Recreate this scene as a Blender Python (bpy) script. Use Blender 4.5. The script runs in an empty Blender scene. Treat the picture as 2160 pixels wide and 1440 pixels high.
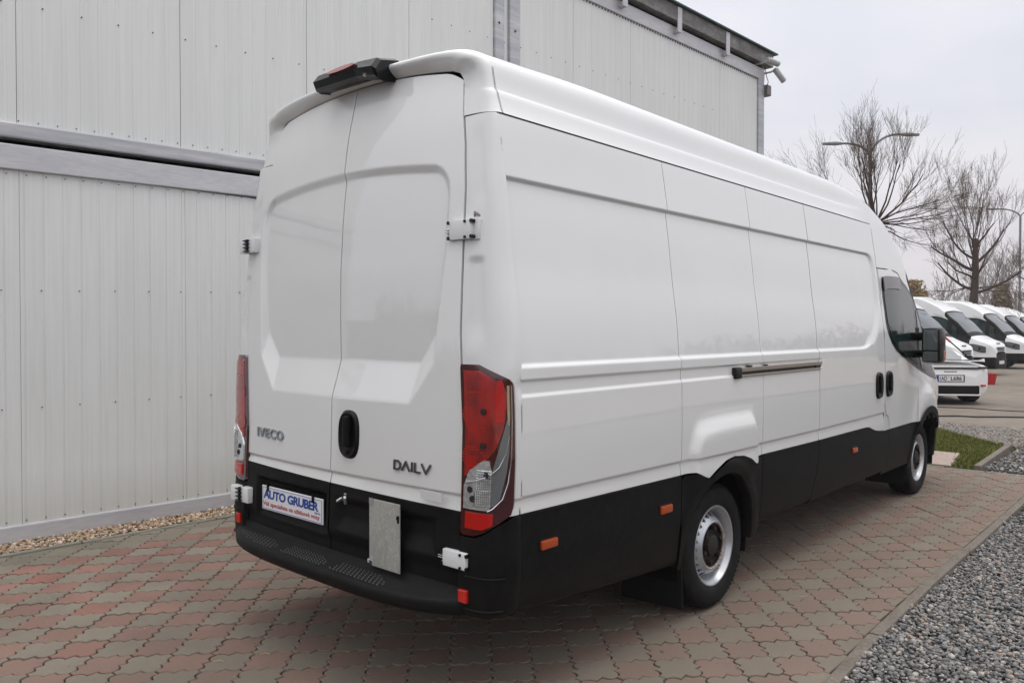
import bpy, math, random
import numpy as np
from mathutils import Vector, Matrix, Euler
R_ = math.radians
rng = np.random.default_rng(7)
random.seed(7)
scene = bpy.context.scene
COL = scene.collection

# ------------------------------------------------------------------ camera, world, light
CAMP = np.array([-2.161, -3.016, 1.545]); YAW = R_(41.85); PIT = R_(-0.907)
cam_d = bpy.data.cameras.new('camera'); cam = bpy.data.objects.new('camera', cam_d); COL.objects.link(cam)
cam_d.sensor_width = 36.0; cam_d.lens = 36.0 * 1664.0 / 2160.0
cam_d.clip_start = 0.05; cam_d.clip_end = 2000
cam.location = CAMP
cam.rotation_euler = (R_(90) + PIT, 0, YAW - R_(90))
scene.camera = cam
scene.render.resolution_x = 1024; scene.render.resolution_y = 682
scene.view_settings.view_transform = 'Standard'; scene.view_settings.look = 'None'
scene.view_settings.gamma = 1.0; scene.view_settings.use_curve_mapping = False
scene.view_settings.exposure = 0.09
SUN_EL, SUN_AZ = R_(66), R_(-35)          # azimuth of the sun measured from +X
world = bpy.data.worlds.new('World'); scene.world = world; world.use_nodes = True
nt = world.node_tree; nt.nodes.clear(); NL = nt.links
def wn(t, **k):
    n = nt.nodes.new(t)
    for a, b in k.items(): setattr(n, a, b)
    return n
wo = wn('ShaderNodeOutputWorld'); bg = wn('ShaderNodeBackground'); NL.new(bg.outputs[0], wo.inputs[0])
sky = wn('ShaderNodeTexSky'); sky.sky_type = 'NISHITA'; sky.sun_disc = False
sky.sun_elevation = SUN_EL; sky.sun_rotation = R_(90) - SUN_AZ
sky.air_density = 1.0; sky.dust_density = 3.0
tc = wn('ShaderNodeTexCoord'); sx = wn('ShaderNodeSeparateXYZ'); NL.new(tc.outputs['Generated'], sx.inputs[0])
def wm(op, a, b=None):
    n = wn('ShaderNodeMath', operation=op)
    for i, v in enumerate((a, b)):
        if v is None: continue
        if isinstance(v, (int, float)): n.inputs[i].default_value = v
        else: NL.new(v, n.inputs[i])
    return n.outputs[0]
zz = wm('MAXIMUM', sx.outputs[2], 0.0)
den = wm('ADD', zz, 0.16)
cx = wm('DIVIDE', sx.outputs[0], den); cy = wm('DIVIDE', sx.outputs[1], den)
cmb = wn('ShaderNodeCombineXYZ'); NL.new(cx, cmb.inputs[0]); NL.new(cy, cmb.inputs[1])
nz = wn('ShaderNodeTexNoise'); nz.inputs['Scale'].default_value = 0.55; nz.inputs['Detail'].default_value = 5; nz.inputs['Roughness'].default_value = 0.5
mpw = wn('ShaderNodeMapping'); mpw.inputs['Location'].default_value = (3.1, 0.4, 0); NL.new(cmb.outputs[0], mpw.inputs[0]); NL.new(mpw.outputs[0], nz.inputs['Vector'])
cr = wn('ShaderNodeValToRGB'); NL.new(nz.outputs[0], cr.inputs[0])
cr.color_ramp.elements[0].position = 0.42; cr.color_ramp.elements[0].color = (0.495, 0.515, 0.605, 1)
cr.color_ramp.elements[1].position = 0.60; cr.color_ramp.elements[1].color = (0.675, 0.67, 0.70, 1)
hz = wm('SUBTRACT', 1.0, wm('MULTIPLY', zz, 4.2)); hz = wm('MAXIMUM', hz, 0.0); hz = wm('MULTIPLY', hz, 0.75)
mx = wn('ShaderNodeMix', data_type='RGBA'); NL.new(hz, mx.inputs[0]); NL.new(cr.outputs[0], mx.inputs[6]); mx.inputs[7].default_value = (0.66, 0.595, 0.61, 1)
# an overcast dome is brighter overhead
bz = wm('ADD', wm('MULTIPLY', wm('POWER', zz, 2.8), 2.1), 1.0)
mz = wn('ShaderNodeMix', data_type='RGBA'); NL.new(wm('MULTIPLY', wm('POWER', zz, 1.3), 0.8), mz.inputs[0]); NL.new(mx.outputs[2], mz.inputs[6]); mz.inputs[7].default_value = (0.79, 0.78, 0.745, 1)
sc_ = wn('ShaderNodeVectorMath', operation='SCALE'); NL.new(mz.outputs[2], sc_.inputs[0]); NL.new(bz, sc_.inputs[3])
ns = wn('ShaderNodeVectorMath', operation='SCALE'); NL.new(sky.outputs[0], ns.inputs[0]); ns.inputs[3].default_value = 0.006
ad = wn('ShaderNodeVectorMath', operation='ADD'); NL.new(sc_.outputs[0], ad.inputs[0]); NL.new(ns.outputs[0], ad.inputs[1])
NL.new(ad.outputs[0], bg.inputs[0]); bg.inputs[1].default_value = 1.16
sd = bpy.data.lights.new('sun', 'SUN'); sun = bpy.data.objects.new('sun', sd); COL.objects.link(sun)
sd.energy = 0.5; sd.angle = R_(25); sd.color = (1.0, 0.96, 0.9)
sv = Vector((math.cos(SUN_AZ) * math.cos(SUN_EL), math.sin(SUN_AZ) * math.cos(SUN_EL), math.sin(SUN_EL)))
sun.rotation_euler = (-sv).to_track_quat('-Z', 'Y').to_euler()
scene.cycles.max_bounces = 8

# ------------------------------------------------------------------ materials
MATS = {}
def mat(name, color, rough=0.5, metal=0.0, coat=0.0, spec=0.5, alpha=None, trans=0.0, ior=1.45,
        noise=None, bump=None, ramp=None, attr=None, objrnd=None, worn=None):
    """noise=(scale, amount, colour2); bump=(scale, strength, dist); attr/objrnd=(amount) brightness jitter"""
    if name in MATS: return MATS[name]
    m = bpy.data.materials.new(name); MATS[name] = m; m.use_nodes = True
    t = m.node_tree; b = t.nodes['Principled BSDF']; L = t.links
    b.inputs['Base Color'].default_value = (*color, 1); b.inputs['Roughness'].default_value = rough
    b.inputs['Metallic'].default_value = metal; b.inputs['Coat Weight'].default_value = coat
    b.inputs['Coat Roughness'].default_value = 0.02
    if name in ('white_paint', 'red_lens', 'red_lens_dark', 'red_lens_bright'): b.inputs['Coat IOR'].default_value = 1.75
    b.inputs['Specular IOR Level'].default_value = spec; b.inputs['IOR'].default_value = ior
    b.inputs['Transmission Weight'].default_value = trans
    tcn = t.nodes.new('ShaderNodeTexCoord'); src = None
    geo = t.nodes.new('ShaderNodeNewGeometry')
    if ramp is not None:
        if attr: a = t.nodes.new('ShaderNodeAttribute'); a.attribute_name = 'rnd'; fac = a.outputs['Fac']
        else: a = t.nodes.new('ShaderNodeObjectInfo'); fac = a.outputs['Random']
        r = t.nodes.new('ShaderNodeValToRGB'); L.new(fac, r.inputs[0])
        els = r.color_ramp.elements
        while len(els) < len(ramp): els.new(0.5)
        for e, (p, c) in zip(els, ramp): e.position = p; e.color = (*c, 1)
        src = r.outputs[0]
    if noise:
        for (s_, am, c2) in (noise if isinstance(noise, list) else [noise]):
            n = t.nodes.new('ShaderNodeTexNoise'); n.inputs['Detail'].default_value = 6
            if isinstance(s_, tuple):
                mp = t.nodes.new('ShaderNodeMapping'); mp.inputs['Scale'].default_value = s_; L.new(geo.outputs['Position'], mp.inputs[0]); L.new(mp.outputs[0], n.inputs['Vector']); n.inputs['Scale'].default_value = 1
            else:
                n.inputs['Scale'].default_value = s_; L.new(geo.outputs['Position'], n.inputs['Vector'])
            mr = t.nodes.new('ShaderNodeMapRange'); mr.inputs[1].default_value = 0.42; mr.inputs[2].default_value = 0.68; mr.inputs[4].default_value = am
            L.new(n.outputs[0], mr.inputs[0])
            mxx = t.nodes.new('ShaderNodeMix'); mxx.data_type = 'RGBA'; L.new(mr.outputs[0], mxx.inputs[0])
            if src is not None: L.new(src, mxx.inputs[6])
            else: mxx.inputs[6].default_value = (*color, 1)
            mxx.inputs[7].default_value = (*c2, 1); src = mxx.outputs[2]
    if worn:                                                   # the driven part of the paving is browner and dirtier than the strip by the wall
        sp_ = t.nodes.new('ShaderNodeSeparateXYZ'); L.new(geo.outputs['Position'], sp_.inputs[0]); mr = t.nodes.new('ShaderNodeMapRange'); L.new(sp_.outputs[worn[2]], mr.inputs[0])
        mr.inputs[1].default_value = worn[3]; mr.inputs[2].default_value = worn[4]; mr.inputs[3].default_value = .0; mr.inputs[4].default_value = worn[0]
        mxx = t.nodes.new('ShaderNodeMix'); mxx.data_type = 'RGBA'; L.new(mr.outputs[0], mxx.inputs[0]); L.new(src, mxx.inputs[6]); mxx.inputs[7].default_value = (*worn[1], 1); src = mxx.outputs[2]
    if src is not None: L.new(src, b.inputs['Base Color'])
    if bump:
        n = t.nodes.new('ShaderNodeTexNoise'); n.inputs['Detail'].default_value = 5; n.inputs['Scale'].default_value = bump[0]
        L.new(geo.outputs['Position'], n.inputs['Vector'])
        bm_ = t.nodes.new('ShaderNodeBump'); bm_.inputs['Strength'].default_value = bump[1]; bm_.inputs['Distance'].default_value = bump[2]
        L.new(n.outputs[0], bm_.inputs['Height']); L.new(bm_.outputs[0], b.inputs['Normal'])
    return m

PAINT = mat('white_paint', (0.715, 0.722, 0.724), 0.45, coat=1.0, noise=[((1.5, 1.5, 5), 0.12, (0.63, 0.63, 0.62)), ((7, 7, 1.2), 0.06, (0.56, 0.54, 0.50)), (220, 0.05, (0.5, 0.47, 0.42))], worn=(.16, (0.50, 0.47, 0.42), 2, 1.25, .80), bump=(2.2, 0.10, 0.01))
PAINT2 = mat('white_paint_far', (0.74, 0.745, 0.75), 0.3, coat=0.5)
SILV = mat('silver_paint', (0.5, 0.51, 0.53), 0.32, coat=0.5)
BPLA = mat('black_plastic', (0.0050, 0.0050, 0.0052), 0.50, spec=0.14, noise=[((2, 2, 6), 0.5, (0.010, 0.0095, 0.009)), (26, 0.4, (0.014, 0.0135, 0.013))], worn=(.30, (0.022, 0.019, 0.016), 2, .58, .34), bump=(180, 0.25, 0.002))
BGLO = mat('gloss_black', (0.006, 0.006, 0.007), 0.22, spec=0.35)
DARK = mat('dark_void', (0.006, 0.006, 0.006), 0.9, spec=0.1)
RUBB = mat('tyre_rubber', (0.010, 0.010, 0.010), 0.75, spec=0.2, noise=(14, 0.6, (0.020, 0.019, 0.017)), bump=(90, 0.3, 0.002))
STEEL = mat('rim_steel', (0.46, 0.48, 0.52), 0.32, metal=0.6, noise=(18, 0.35, (0.36, 0.33, 0.30)))
HUBM = mat('hub_iron', (0.010, 0.009, 0.009), 0.6, noise=(40, 0.5, (0.04, 0.022, 0.015)))
RUST = mat('rust_ring', (0.22, 0.15, 0.12), 0.8, noise=(60, 0.9, (0.45, 0.44, 0.43)))
REDL = mat('red_lens', (0.33, 0.006, 0.005), 0.25, coat=1.0, noise=((13, 13, 7), 0.85, (0.10, 0.002, 0.003)))
REDB = mat('red_lens_bright', (0.42, 0.006, 0.004), 0.2, coat=0.6)
REDD = mat('red_lens_dark', (0.045, 0.001, 0.003), 0.08, coat=1.0)
REDF = mat('red_reflector', (0.5, 0.012, 0.008), 0.2, coat=1.0)
AMB = mat('amber_lens', (0.36, 0.055, 0.008), 0.25, coat=0.6)
CHR = mat('chrome', (0.72, 0.74, 0.76), 0.12, metal=1.0)
CLEAR = mat('clear_lens', (0.62, 0.65, 0.67), 0.16, metal=0.7, coat=1.0, bump=(55, 0.35, 0.010))
GREYL = mat('grey_lens', (0.20, 0.21, 0.22), 0.2, metal=0.5, coat=0.8)
GALV = mat('galvanised_steel', (0.40, 0.41, 0.44), 0.42, metal=0.45, noise=[((1.2, 1.2, 14), 0.75, (0.60, 0.58, 0.57)), ((5, 5, 30), 0.4, (0.30, 0.31, 0.35))])
GALV2 = mat('galvanised_pale', (0.56, 0.56, 0.58), 0.5, metal=0.2, noise=[((2.5, 2.5, 9), 0.6, (0.42, 0.42, 0.46)), ((12, 12, 90), 0.35, (0.36, 0.36, 0.42))])
PLATEM = mat('zinc_plate', (0.40, 0.40, 0.37), 0.5, metal=0.15, noise=[(7, 0.6, (0.30, 0.29, 0.25)), ((60, 60, 25), 0.8, (0.46, 0.46, 0.43)), (140, 0.7, (0.25, 0.25, 0.23))])
WALLM = mat('sheet_panel', (0.695, 0.708, 0.708), 0.42, spec=0.3, noise=[((3, 3, 0.5), 0.35, (0.60, 0.615, 0.61)), ((30, 30, 1.2), 0.22, (0.55, 0.565, 0.55))])
WALLM2 = mat('sheet_panel_low', (0.700, 0.712, 0.715), 0.45, spec=0.3, noise=[((3, 3, 0.6), 0.4, (0.62, 0.635, 0.63)), ((34, 34, 1.4), 0.3, (0.57, 0.58, 0.56))], worn=(.40, (0.40, 0.395, 0.32), 2, .50, .10))
ROOFM = mat('weathered_fascia', (0.15, 0.145, 0.145), 0.7, noise=[((3, 3, 9), 0.8, (0.30, 0.29, 0.29)), (11, 0.7, (0.10, 0.095, 0.09))])
TEAL = mat('roof_edge_green', (0.02, 0.06, 0.055), 0.5)
SCREW = mat('screw_head', (0.06, 0.06, 0.06), 0.5, metal=0.4)
GLASS = mat('tinted_glass', (0.014, 0.030, 0.028), 0.03, coat=0.0, spec=0.5)
GLASS2 = mat('windscreen_glass', (0.025, 0.04, 0.038), 0.05, coat=0.3, spec=0.6)
MIRR = mat('mirror_glass', (0.12, 0.135, 0.135), 0.03, metal=1.0)
ALU = mat('rail_aluminium', (0.42, 0.38, 0.33), 0.35, metal=0.8)
WPLA = mat('hinge_white', (0.70, 0.71, 0.72), 0.35, coat=0.3)
BLUET = mat('blue_print', (0.008, 0.05, 0.28), 0.4)
REDT = mat('red_print', (0.38, 0.02, 0.03), 0.4)
PLW = mat('plate_white', (0.72, 0.72, 0.74), 0.3, coat=0.3)
CONC = mat('concrete', (0.19, 0.163, 0.138), 0.9, spec=0.2, noise=[(0.35, 0.8, (0.12, 0.10, 0.085)), (2.4, 0.5, (0.25, 0.215, 0.185)), (40, 0.35, (0.14, 0.12, 0.10))], bump=(30, 0.5, 0.01))
KERB = mat('kerb_concrete', (0.155, 0.135, 0.115), 0.9, spec=0.2, noise=[(6, 0.6, (0.11, 0.09, 0.075)), (60, 0.6, (0.22, 0.20, 0.17))], bump=(60, 0.6, 0.006))
KERB2 = mat('kerb_wall_side', (0.20, 0.20, 0.17), 0.9, spec=0.2, noise=[(6, 0.5, (0.13, 0.13, 0.11)), (60, 0.5, (0.26, 0.25, 0.21))], bump=(60, 0.5, 0.006))
SAND = mat('joint_sand', (0.030, 0.023, 0.016), 0.95, spec=0.1, noise=[(45, 0.6, (0.09, 0.075, 0.05)), (5, .5, (0.05, 0.045, 0.025))])
SLAB = mat('pink_slab', (0.34, 0.27, 0.24), 0.9, spec=0.2, noise=(20, 0.5, (0.27, 0.21, 0.19)))
EARTH = mat('earth', (0.06, 0.05, 0.035), 0.95, spec=0.1, noise=(9, 0.6, (0.09, 0.075, 0.05)), bump=(30, 0.6, 0.02))
def paver_mat(n, c, dirt, bright, attr):
    rr = [(0.0, tuple(x * 0.80 for x in c)), (0.5, c), (0.86, tuple(x * 1.13 for x in c)), (1.0, bright)]
    return mat(n, c, 0.9, spec=0.2, ramp=rr, attr=attr, noise=[(0.42, 0.75, dirt), (3.5, 0.35, tuple(x * 0.55 for x in dirt)), (1.3, 0.30, tuple(x * 0.45 for x in dirt)), (90, 0.35, tuple(x * 0.55 for x in c)), (260, 0.3, tuple(min(1, x * 1.5) for x in c))], bump=(110, 0.55, 0.004), worn=(.62, (0.178, 0.138, 0.113), 1, 2.9, .2) if c[1] < .12 else (.60, (0.178, 0.148, 0.120), 1, 2.9, .2))
GREYC, REDC = (0.212, 0.190, 0.154), (0.250, 0.136, 0.113)
PG = paver_mat('paver_grey', GREYC, (0.158, 0.133, 0.108), (0.225, 0.208, 0.165), False)
PRD = paver_mat('paver_red', REDC, (0.158, 0.108, 0.088), (0.26, 0.10, 0.078), False)
PG2 = paver_mat('paver_grey_far', GREYC, (0.158, 0.133, 0.108), (0.225, 0.208, 0.165), True)
PR2 = paver_mat('paver_red_far', REDC, (0.158, 0.108, 0.088), (0.26, 0.10, 0.078), True)
GRAV = mat('grey_gravel', (0.3, 0.3, 0.3), 0.8, spec=0.3, attr=True, ramp=[(0, (0.075, 0.078, 0.082)), (0.35, (0.172, 0.171, 0.172)), (0.65, (0.262, 0.253, 0.243)), (0.85, (0.30, 0.255, 0.235)), (0.95, (0.45, 0.44, 0.41)), (1.0, (0.36, 0.20, 0.12))], noise=(70, 0.5, (0.13, 0.13, 0.13)))
PEB = mat('beige_pebbles', (0.4, 0.3, 0.2), 0.8, spec=0.3, attr=True, ramp=[(0, (0.16, 0.12, 0.08)), (0.3, (0.36, 0.27, 0.18)), (0.6, (0.45, 0.36, 0.27)), (0.8, (0.50, 0.30, 0.22)), (1.0, (0.66, 0.60, 0.52))], noise=(60, 0.4, (0.24, 0.18, 0.12)))
GRASS = mat('grass_blades', (0.06, 0.1, 0.02), 0.7, spec=0.2, attr=True, ramp=[(0, (0.05, 0.075, 0.012)), (0.45, (0.10, 0.125, 0.022)), (0.75, (0.17, 0.175, 0.04)), (1.0, (0.34, 0.27, 0.11))])
BARK = mat('bark', (0.050, 0.034, 0.027), 0.9, spec=0.1, noise=(6, 0.6, (0.075, 0.058, 0.044)))
TWIG = mat('twigs', (0.115, 0.080, 0.062), 0.9, spec=0.1, noise=(0.8, 0.6, (0.045, 0.038, 0.022)))
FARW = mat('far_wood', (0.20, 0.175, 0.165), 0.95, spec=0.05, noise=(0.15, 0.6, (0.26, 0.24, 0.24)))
WILL = mat('willow_leaf', (0.30, 0.20, 0.075), 0.9, spec=0.1, noise=(1.5, 0.6, (0.20, 0.14, 0.05)))
LAMPM = mat('lamp_post_grey', (0.18, 0.17, 0.17), 0.6)
HANDM = mat('handle_black', (0.006, 0.006, 0.006), 0.38, spec=0.22)
REDP = mat('red_plastic', (0.42, 0.02, 0.02), 0.4)
CABL = mat('cable_black', (0.02, 0.018, 0.016), 0.6)
CARW = mat('car_white', (0.78, 0.785, 0.79), 0.2, coat=0.9)
YELL = mat('straw', (0.45, 0.33, 0.14), 0.8)
GREENS = mat('green_sticker', (0.03, 0.45, 0.05), 0.6)
PURP = mat('purple_cloth', (0.08, 0.02, 0.25), 0.8)
CAMM = mat('camera_metal', (0.45, 0.46, 0.46), 0.4, metal=0.3)

# ------------------------------------------------------------------ mesh helpers
def mesh_arr(name, V, F, m=None, parent=None, smooth=False, rnd=None, sharp=None):
    """V (n,3); F list of faces or an (m,k) array"""
    me = bpy.data.meshes.new(name)
    V = np.asarray(V, dtype=np.float32)
    if isinstance(F, np.ndarray):
        k = F.shape[1]; nf = len(F)
        me.vertices.add(len(V)); me.vertices.foreach_set('co', V.ravel())
        me.loops.add(nf * k); me.loops.foreach_set('vertex_index', F.ravel().astype(np.int32))
        me.polygons.add(nf); me.polygons.foreach_set('loop_start', np.arange(0, nf * k, k, dtype=np.int32))
        me.update(calc_edges=True); me.validate(clean_customdata=False)
    else:
        me.from_pydata([tuple(map(float, v)) for v in V], [], [tuple(int(i) for i in f) for f in F]); me.update()
    if smooth: me.polygons.foreach_set('use_smooth', [True] * len(me.polygons))
    if rnd is not None:
        a = me.attributes.new('rnd', 'FLOAT', 'FACE'); a.data.foreach_set('value', np.asarray(rnd, dtype=np.float32))
    if m is not None: me.materials.append(m)
    o = bpy.data.objects.new(name, me); COL.objects.link(o)
    if parent is not None: o.parent = parent
    if smooth and sharp is not None:
        try: me.set_sharp_from_angle(angle=R_(sharp))
        except Exception: pass
    return o

class MB:
    def __init__(s): s.V = []; s.F = []; s.C = []
    def add(s, V, F):
        n = len(s.V); s.C.append((n, len(s.F))); s.V.extend([tuple(map(float, v)) for v in V]); s.F.extend([tuple(int(i) + n for i in f) for f in F]); return s
    def box(s, x0, x1, y0, y1, z0, z1, bev=0.0):
        b = min(bev, abs(x1 - x0) / 2.1, abs(y1 - y0) / 2.1, abs(z1 - z0) / 2.1)
        if b <= 0:
            V = [(x, y, z) for x in (x0, x1) for y in (y0, y1) for z in (z0, z1)]
            F = [(0, 1, 3, 2), (4, 6, 7, 5), (0, 4, 5, 1), (2, 3, 7, 6), (0, 2, 6, 4), (1, 5, 7, 3)]
            return s.add(V, F)
        import bmesh
        bm = bmesh.new(); bmesh.ops.create_cube(bm, size=1.0)
        for v in bm.verts: v.co = Vector(((x0 + x1) / 2 + v.co.x * (x1 - x0), (y0 + y1) / 2 + v.co.y * (y1 - y0), (z0 + z1) / 2 + v.co.z * (z1 - z0)))
        bmesh.ops.bevel(bm, geom=bm.edges[:], offset=b, segments=2, affect='EDGES', profile=0.6)
        bm.verts.index_update()
        V = [v.co[:] for v in bm.verts]; F = [[v.index for v in f.verts] for f in bm.faces]; bm.free()
        return s.add(V, F)
    def tube(s, pts, r, n=8, cap=True):
        pts = [np.array(p, float) for p in pts]; k = len(pts)
        rs = r if hasattr(r, '__len__') else [r] * k
        V = []; up = None
        for i, p in enumerate(pts):
            t = pts[min(i + 1, k - 1)] - pts[max(i - 1, 0)]; t /= np.linalg.norm(t) + 1e-9
            if up is None: up = np.array([0, 0, 1.]) if abs(t[2]) < .9 else np.array([1., 0, 0])
            a = np.cross(t, up); a /= np.linalg.norm(a); b = np.cross(a, t); up = b
            for j in range(n):
                q = 2 * math.pi * j / n; V.append(p + rs[i] * (a * math.cos(q) + b * math.sin(q)))
        F = [(i * n + j, i * n + (j + 1) % n, (i + 1) * n + (j + 1) % n, (i + 1) * n + j) for i in range(k - 1) for j in range(n)]
        if cap: F += [tuple(range(n - 1, -1, -1)), tuple((k - 1) * n + j for j in range(n))]
        return s.add(V, F)
    def cyl(s, c, axis, r, h, n=16):
        c = np.array(c, float); a = np.array(axis, float); a /= np.linalg.norm(a)
        return s.tube([c - a * h / 2, c + a * h / 2], r, n)
    def lathe(s, prof, c, axis='y', n=48, closed=False):
        """prof [(r, h)] revolved about the axis through c"""
        V = []; k = len(prof)
        for i in range(n):
            q = 2 * math.pi * i / n; ca, sa = math.cos(q), math.sin(q)
            for r, h in prof:
                p = {'y': (r * ca, h, r * sa), 'x': (h, r * ca, r * sa), 'z': (r * ca, r * sa, h)}[axis]
                V.append((c[0] + p[0], c[1] + p[1], c[2] + p[2]))
        F = []
        for i in range(n):
            i2 = (i + 1) % n
            for j in range(k - 1 + (1 if closed else 0)):
                j2 = (j + 1) % k; F.append((i * k + j, i * k + j2, i2 * k + j2, i2 * k + j))
        return s.add(V, F)
    def poly_prism(s, pts2, place, t0, t1):
        """closed 2-D outline swept between depths t0 and t1; place(u, v, t) -> xyz"""
        n = len(pts2); V = [place(u, v, t0) for u, v in pts2] + [place(u, v, t1) for u, v in pts2]
        F = [tuple(range(n)), tuple(range(2 * n - 1, n - 1, -1))] + [(i, i + n, (i + 1) % n + n, (i + 1) % n) for i in range(n)]
        return s.add(V, F)
    def each(s, name, m, parent=None, smooth=False, sharp=35):
        """every piece that was added becomes an object of its own"""
        C = s.C + [(len(s.V), len(s.F))]; out = []
        for (v0, f0), (v1, f1) in zip(C, C[1:]):
            out.append(mesh_arr(name, s.V[v0:v1], [tuple(i - v0 for i in f) for f in s.F[f0:f1]], m, parent, smooth, sharp=sharp if smooth else None))
        return out
    def build(s, name, m, parent=None, smooth=False, sharp=35):
        o = mesh_arr(name, s.V, s.F, m, parent, smooth, sharp=sharp if smooth else None)
        return o

def tag(o, label=None, cat=None, group=None, kind=None):
    if label: o['label'] = label
    if cat: o['category'] = cat
    if group: o['group'] = group
    if kind: o['kind'] = kind
    return o
def empty(name, loc=(0, 0, 0), rz=0.0, label=None, cat=None, group=None):
    o = bpy.data.objects.new(name, None); COL.objects.link(o); o.location = loc; o.rotation_euler = (0, 0, rz)
    o.empty_display_size = 0.2
    return tag(o, label, cat, group)
def grid_faces(nu, nv, flip=False):
    i, j = np.meshgrid(np.arange(nu - 1), np.arange(nv - 1), indexing='ij'); a = (i * nv + j).ravel()
    F = np.stack([a, a + nv, a + nv + 1, a + 1], 1)
    return F[:, ::-1] if flip else F
def grid_patch(name, P, m, parent, flip=False, flange=None, smooth=True, mask=None):
    """P (nu,nv,3) surface; flange = vector or array added to the border ring to turn the sheet edge inward"""
    nu, nv = P.shape[:2]; V = P.reshape(-1, 3); F = grid_faces(nu, nv, flip)
    if mask is not None: F = F[mask.reshape(-1)]
    if flange is not None:
        idx = np.arange(nu * nv).reshape(nu, nv)
        ring = np.concatenate([idx[:, 0], idx[-1, 1:], idx[-2::-1, -1], idx[0, -2:0:-1]])
        n = len(V); k = len(ring); V2 = V[ring] + np.asarray(flange)
        # duplicate ring vertices so the bend is crisp
        V = np.concatenate([V, V[ring], V2]); a = np.arange(k); b = (a + 1) % k
        G = np.stack([n + a, n + b, n + k + b, n + k + a], 1)
        F = np.concatenate([F, G[:, ::-1] if flip else G])
    return mesh_arr(name, V, F, m, parent, smooth, sharp=None)
def text_mesh(body, size, spacing=1.0, offset=0.0, extrude=0.001, shear=0.0):
    cu = bpy.data.curves.new('lettering', 'FONT'); cu.body = body; cu.size = size; cu.space_character = spacing
    cu.offset = offset; cu.extrude = extrude; cu.align_x = 'LEFT'; cu.shear = shear; cu.resolution_u = 3
    ob = bpy.data.objects.new('lettering', cu); COL.objects.link(ob)
    dg = bpy.context.evaluated_depsgraph_get(); me = bpy.data.meshes.new_from_object(ob.evaluated_get(dg))
    V = np.array([v.co[:] for v in me.vertices]); F = [list(p.vertices) for p in me.polygons]
    bpy.data.objects.remove(ob); bpy.data.curves.remove(cu); bpy.data.meshes.remove(me)
    return V, F
def text_on(name, body, box, surf, m, parent, bold=0.0, ext=0.003, spacing=1.0, shear=0.0):
    """fit the text into box=(u0,u1,v0,v1); surf(u, v, depth) -> xyz"""
    V, F = text_mesh(body, 1.0, spacing, bold, 0.5, shear)
    lo, hi = V.min(0), V.max(0); u0, u1, v0, v1 = box
    U = u0 + (V[:, 0] - lo[0]) / (hi[0] - lo[0]) * (u1 - u0); W = v0 + (V[:, 1] - lo[1]) / (hi[1] - lo[1]) * (v1 - v0)
    D = (V[:, 2] - lo[2]) / (hi[2] - lo[2]) * ext
    return mesh_arr(name, [surf(a, b, c) for a, b, c in zip(U, W, D)], F, m, parent)
def ss(x, a=0.0, b=1.0):
    t = np.clip((np.asarray(x, float) - a) / (b - a), 0, 1); return t * t * (3 - 2 * t)
# ------------------------------------------------------------------ ground
def sheet(name, pts, z, m, kind='structure'):
    o = mesh_arr(name, [(x, y, z) for x, y in pts], [tuple(range(len(pts)))], m); tag(o, kind=kind); return o
sheet('ground', [(-400, -400), (600, -400), (600, 500), (-400, 500)], -0.10, EARTH)
WA = R_(-3.3); WP = np.array([0.385, 3.43]); WT = np.array([math.cos(WA), math.sin(WA)]); WN = np.array([-math.sin(WA), math.cos(WA)])
def wallxy(t, n): return WP + WT * t + WN * n
XF = 7.60                                    # far edge of the paving
def kr(x): return float(np.interp(x, [-4, 1.2, 1.6, 2.3, 7.7], [-1.80, -1.755, -1.725, -1.69, -1.685]))     # right kerb line (inner edge)
def kl(x): return 3.085 - 0.049 * (x + 0.2)  # kerb beside the pebble strip
yard = sheet('yard', [(XF + 0.06, 0.75), (11.35, 0.30), (9.78, -0.98), (12.9, -2.4), (60, -16), (120, -20), (120, 90), (XF + 0.06, 90)], 0.004, CONC)
sheet('joint_bed', [(-5, kr(-5)), (XF, kr(XF)), (XF, kl(XF)), (-5, kl(-5))], -0.017, SAND)
sheet('gravel_bed', [(-5, -6.5), (13, -7.5), (24, -7), (12.9, -2.4), (9.78, -1.0), (7.6, -1.1), (XF, kr(XF)), (-5, kr(-5))], -0.045, mat('gravel_base', (0.085, 0.085, 0.088), 0.95, noise=(40, 0.8, (0.04, 0.04, 0.04)), bump=(60, 1, 0.03)))
sheet('yard', [(-30, -6.5), (-30, -60), (120, -60), (60, -16.02), (24, -7.02), (13, -7.52), (-5, -6.52)], 0.003, CONC)
# clip helpers
def clip_half(poly, a, b, c):
    """keep a*x + b*y <= c"""
    out = []
    for i in range(len(poly)):
        p, q = poly[i], poly[(i + 1) % len(poly)]; dp = a * p[0] + b * p[1] - c; dq = a * q[0] + b * q[1] - c
        if dp <= 0: out.append(p)
        if dp * dq < 0: s = dp / (dp - dq); out.append((p[0] + s * (q[0] - p[0]), p[1] + s * (q[1] - p[1])))
    return out
HX, HY, SS_ = 0.1336, 0.1330, 0.0185
def edge(p0, p1, tn):
    p0 = np.array(p0); p1 = np.array(p1); d = p1 - p0; L = np.linalg.norm(d); n = np.array([-d[1], d[0]]) / L
    return [tuple(p0 + d * t + n * o) for t, o in tn]
NE = [(0, 0), (.07, .0055), (.15, .008), (.24, .005), (.32, -.004), (.385, -.016), (.615, .016), (.68, .004), (.76, -.005), (.85, -.008), (.93, -.0055)]
SE = [(0, 0), (.07, -.008), (.15, -.012), (.24, -.010), (.32, -.002), (.40, .013), (.60, -.013), (.68, .002), (.76, .010), (.85, .012), (.93, .008)]
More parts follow.
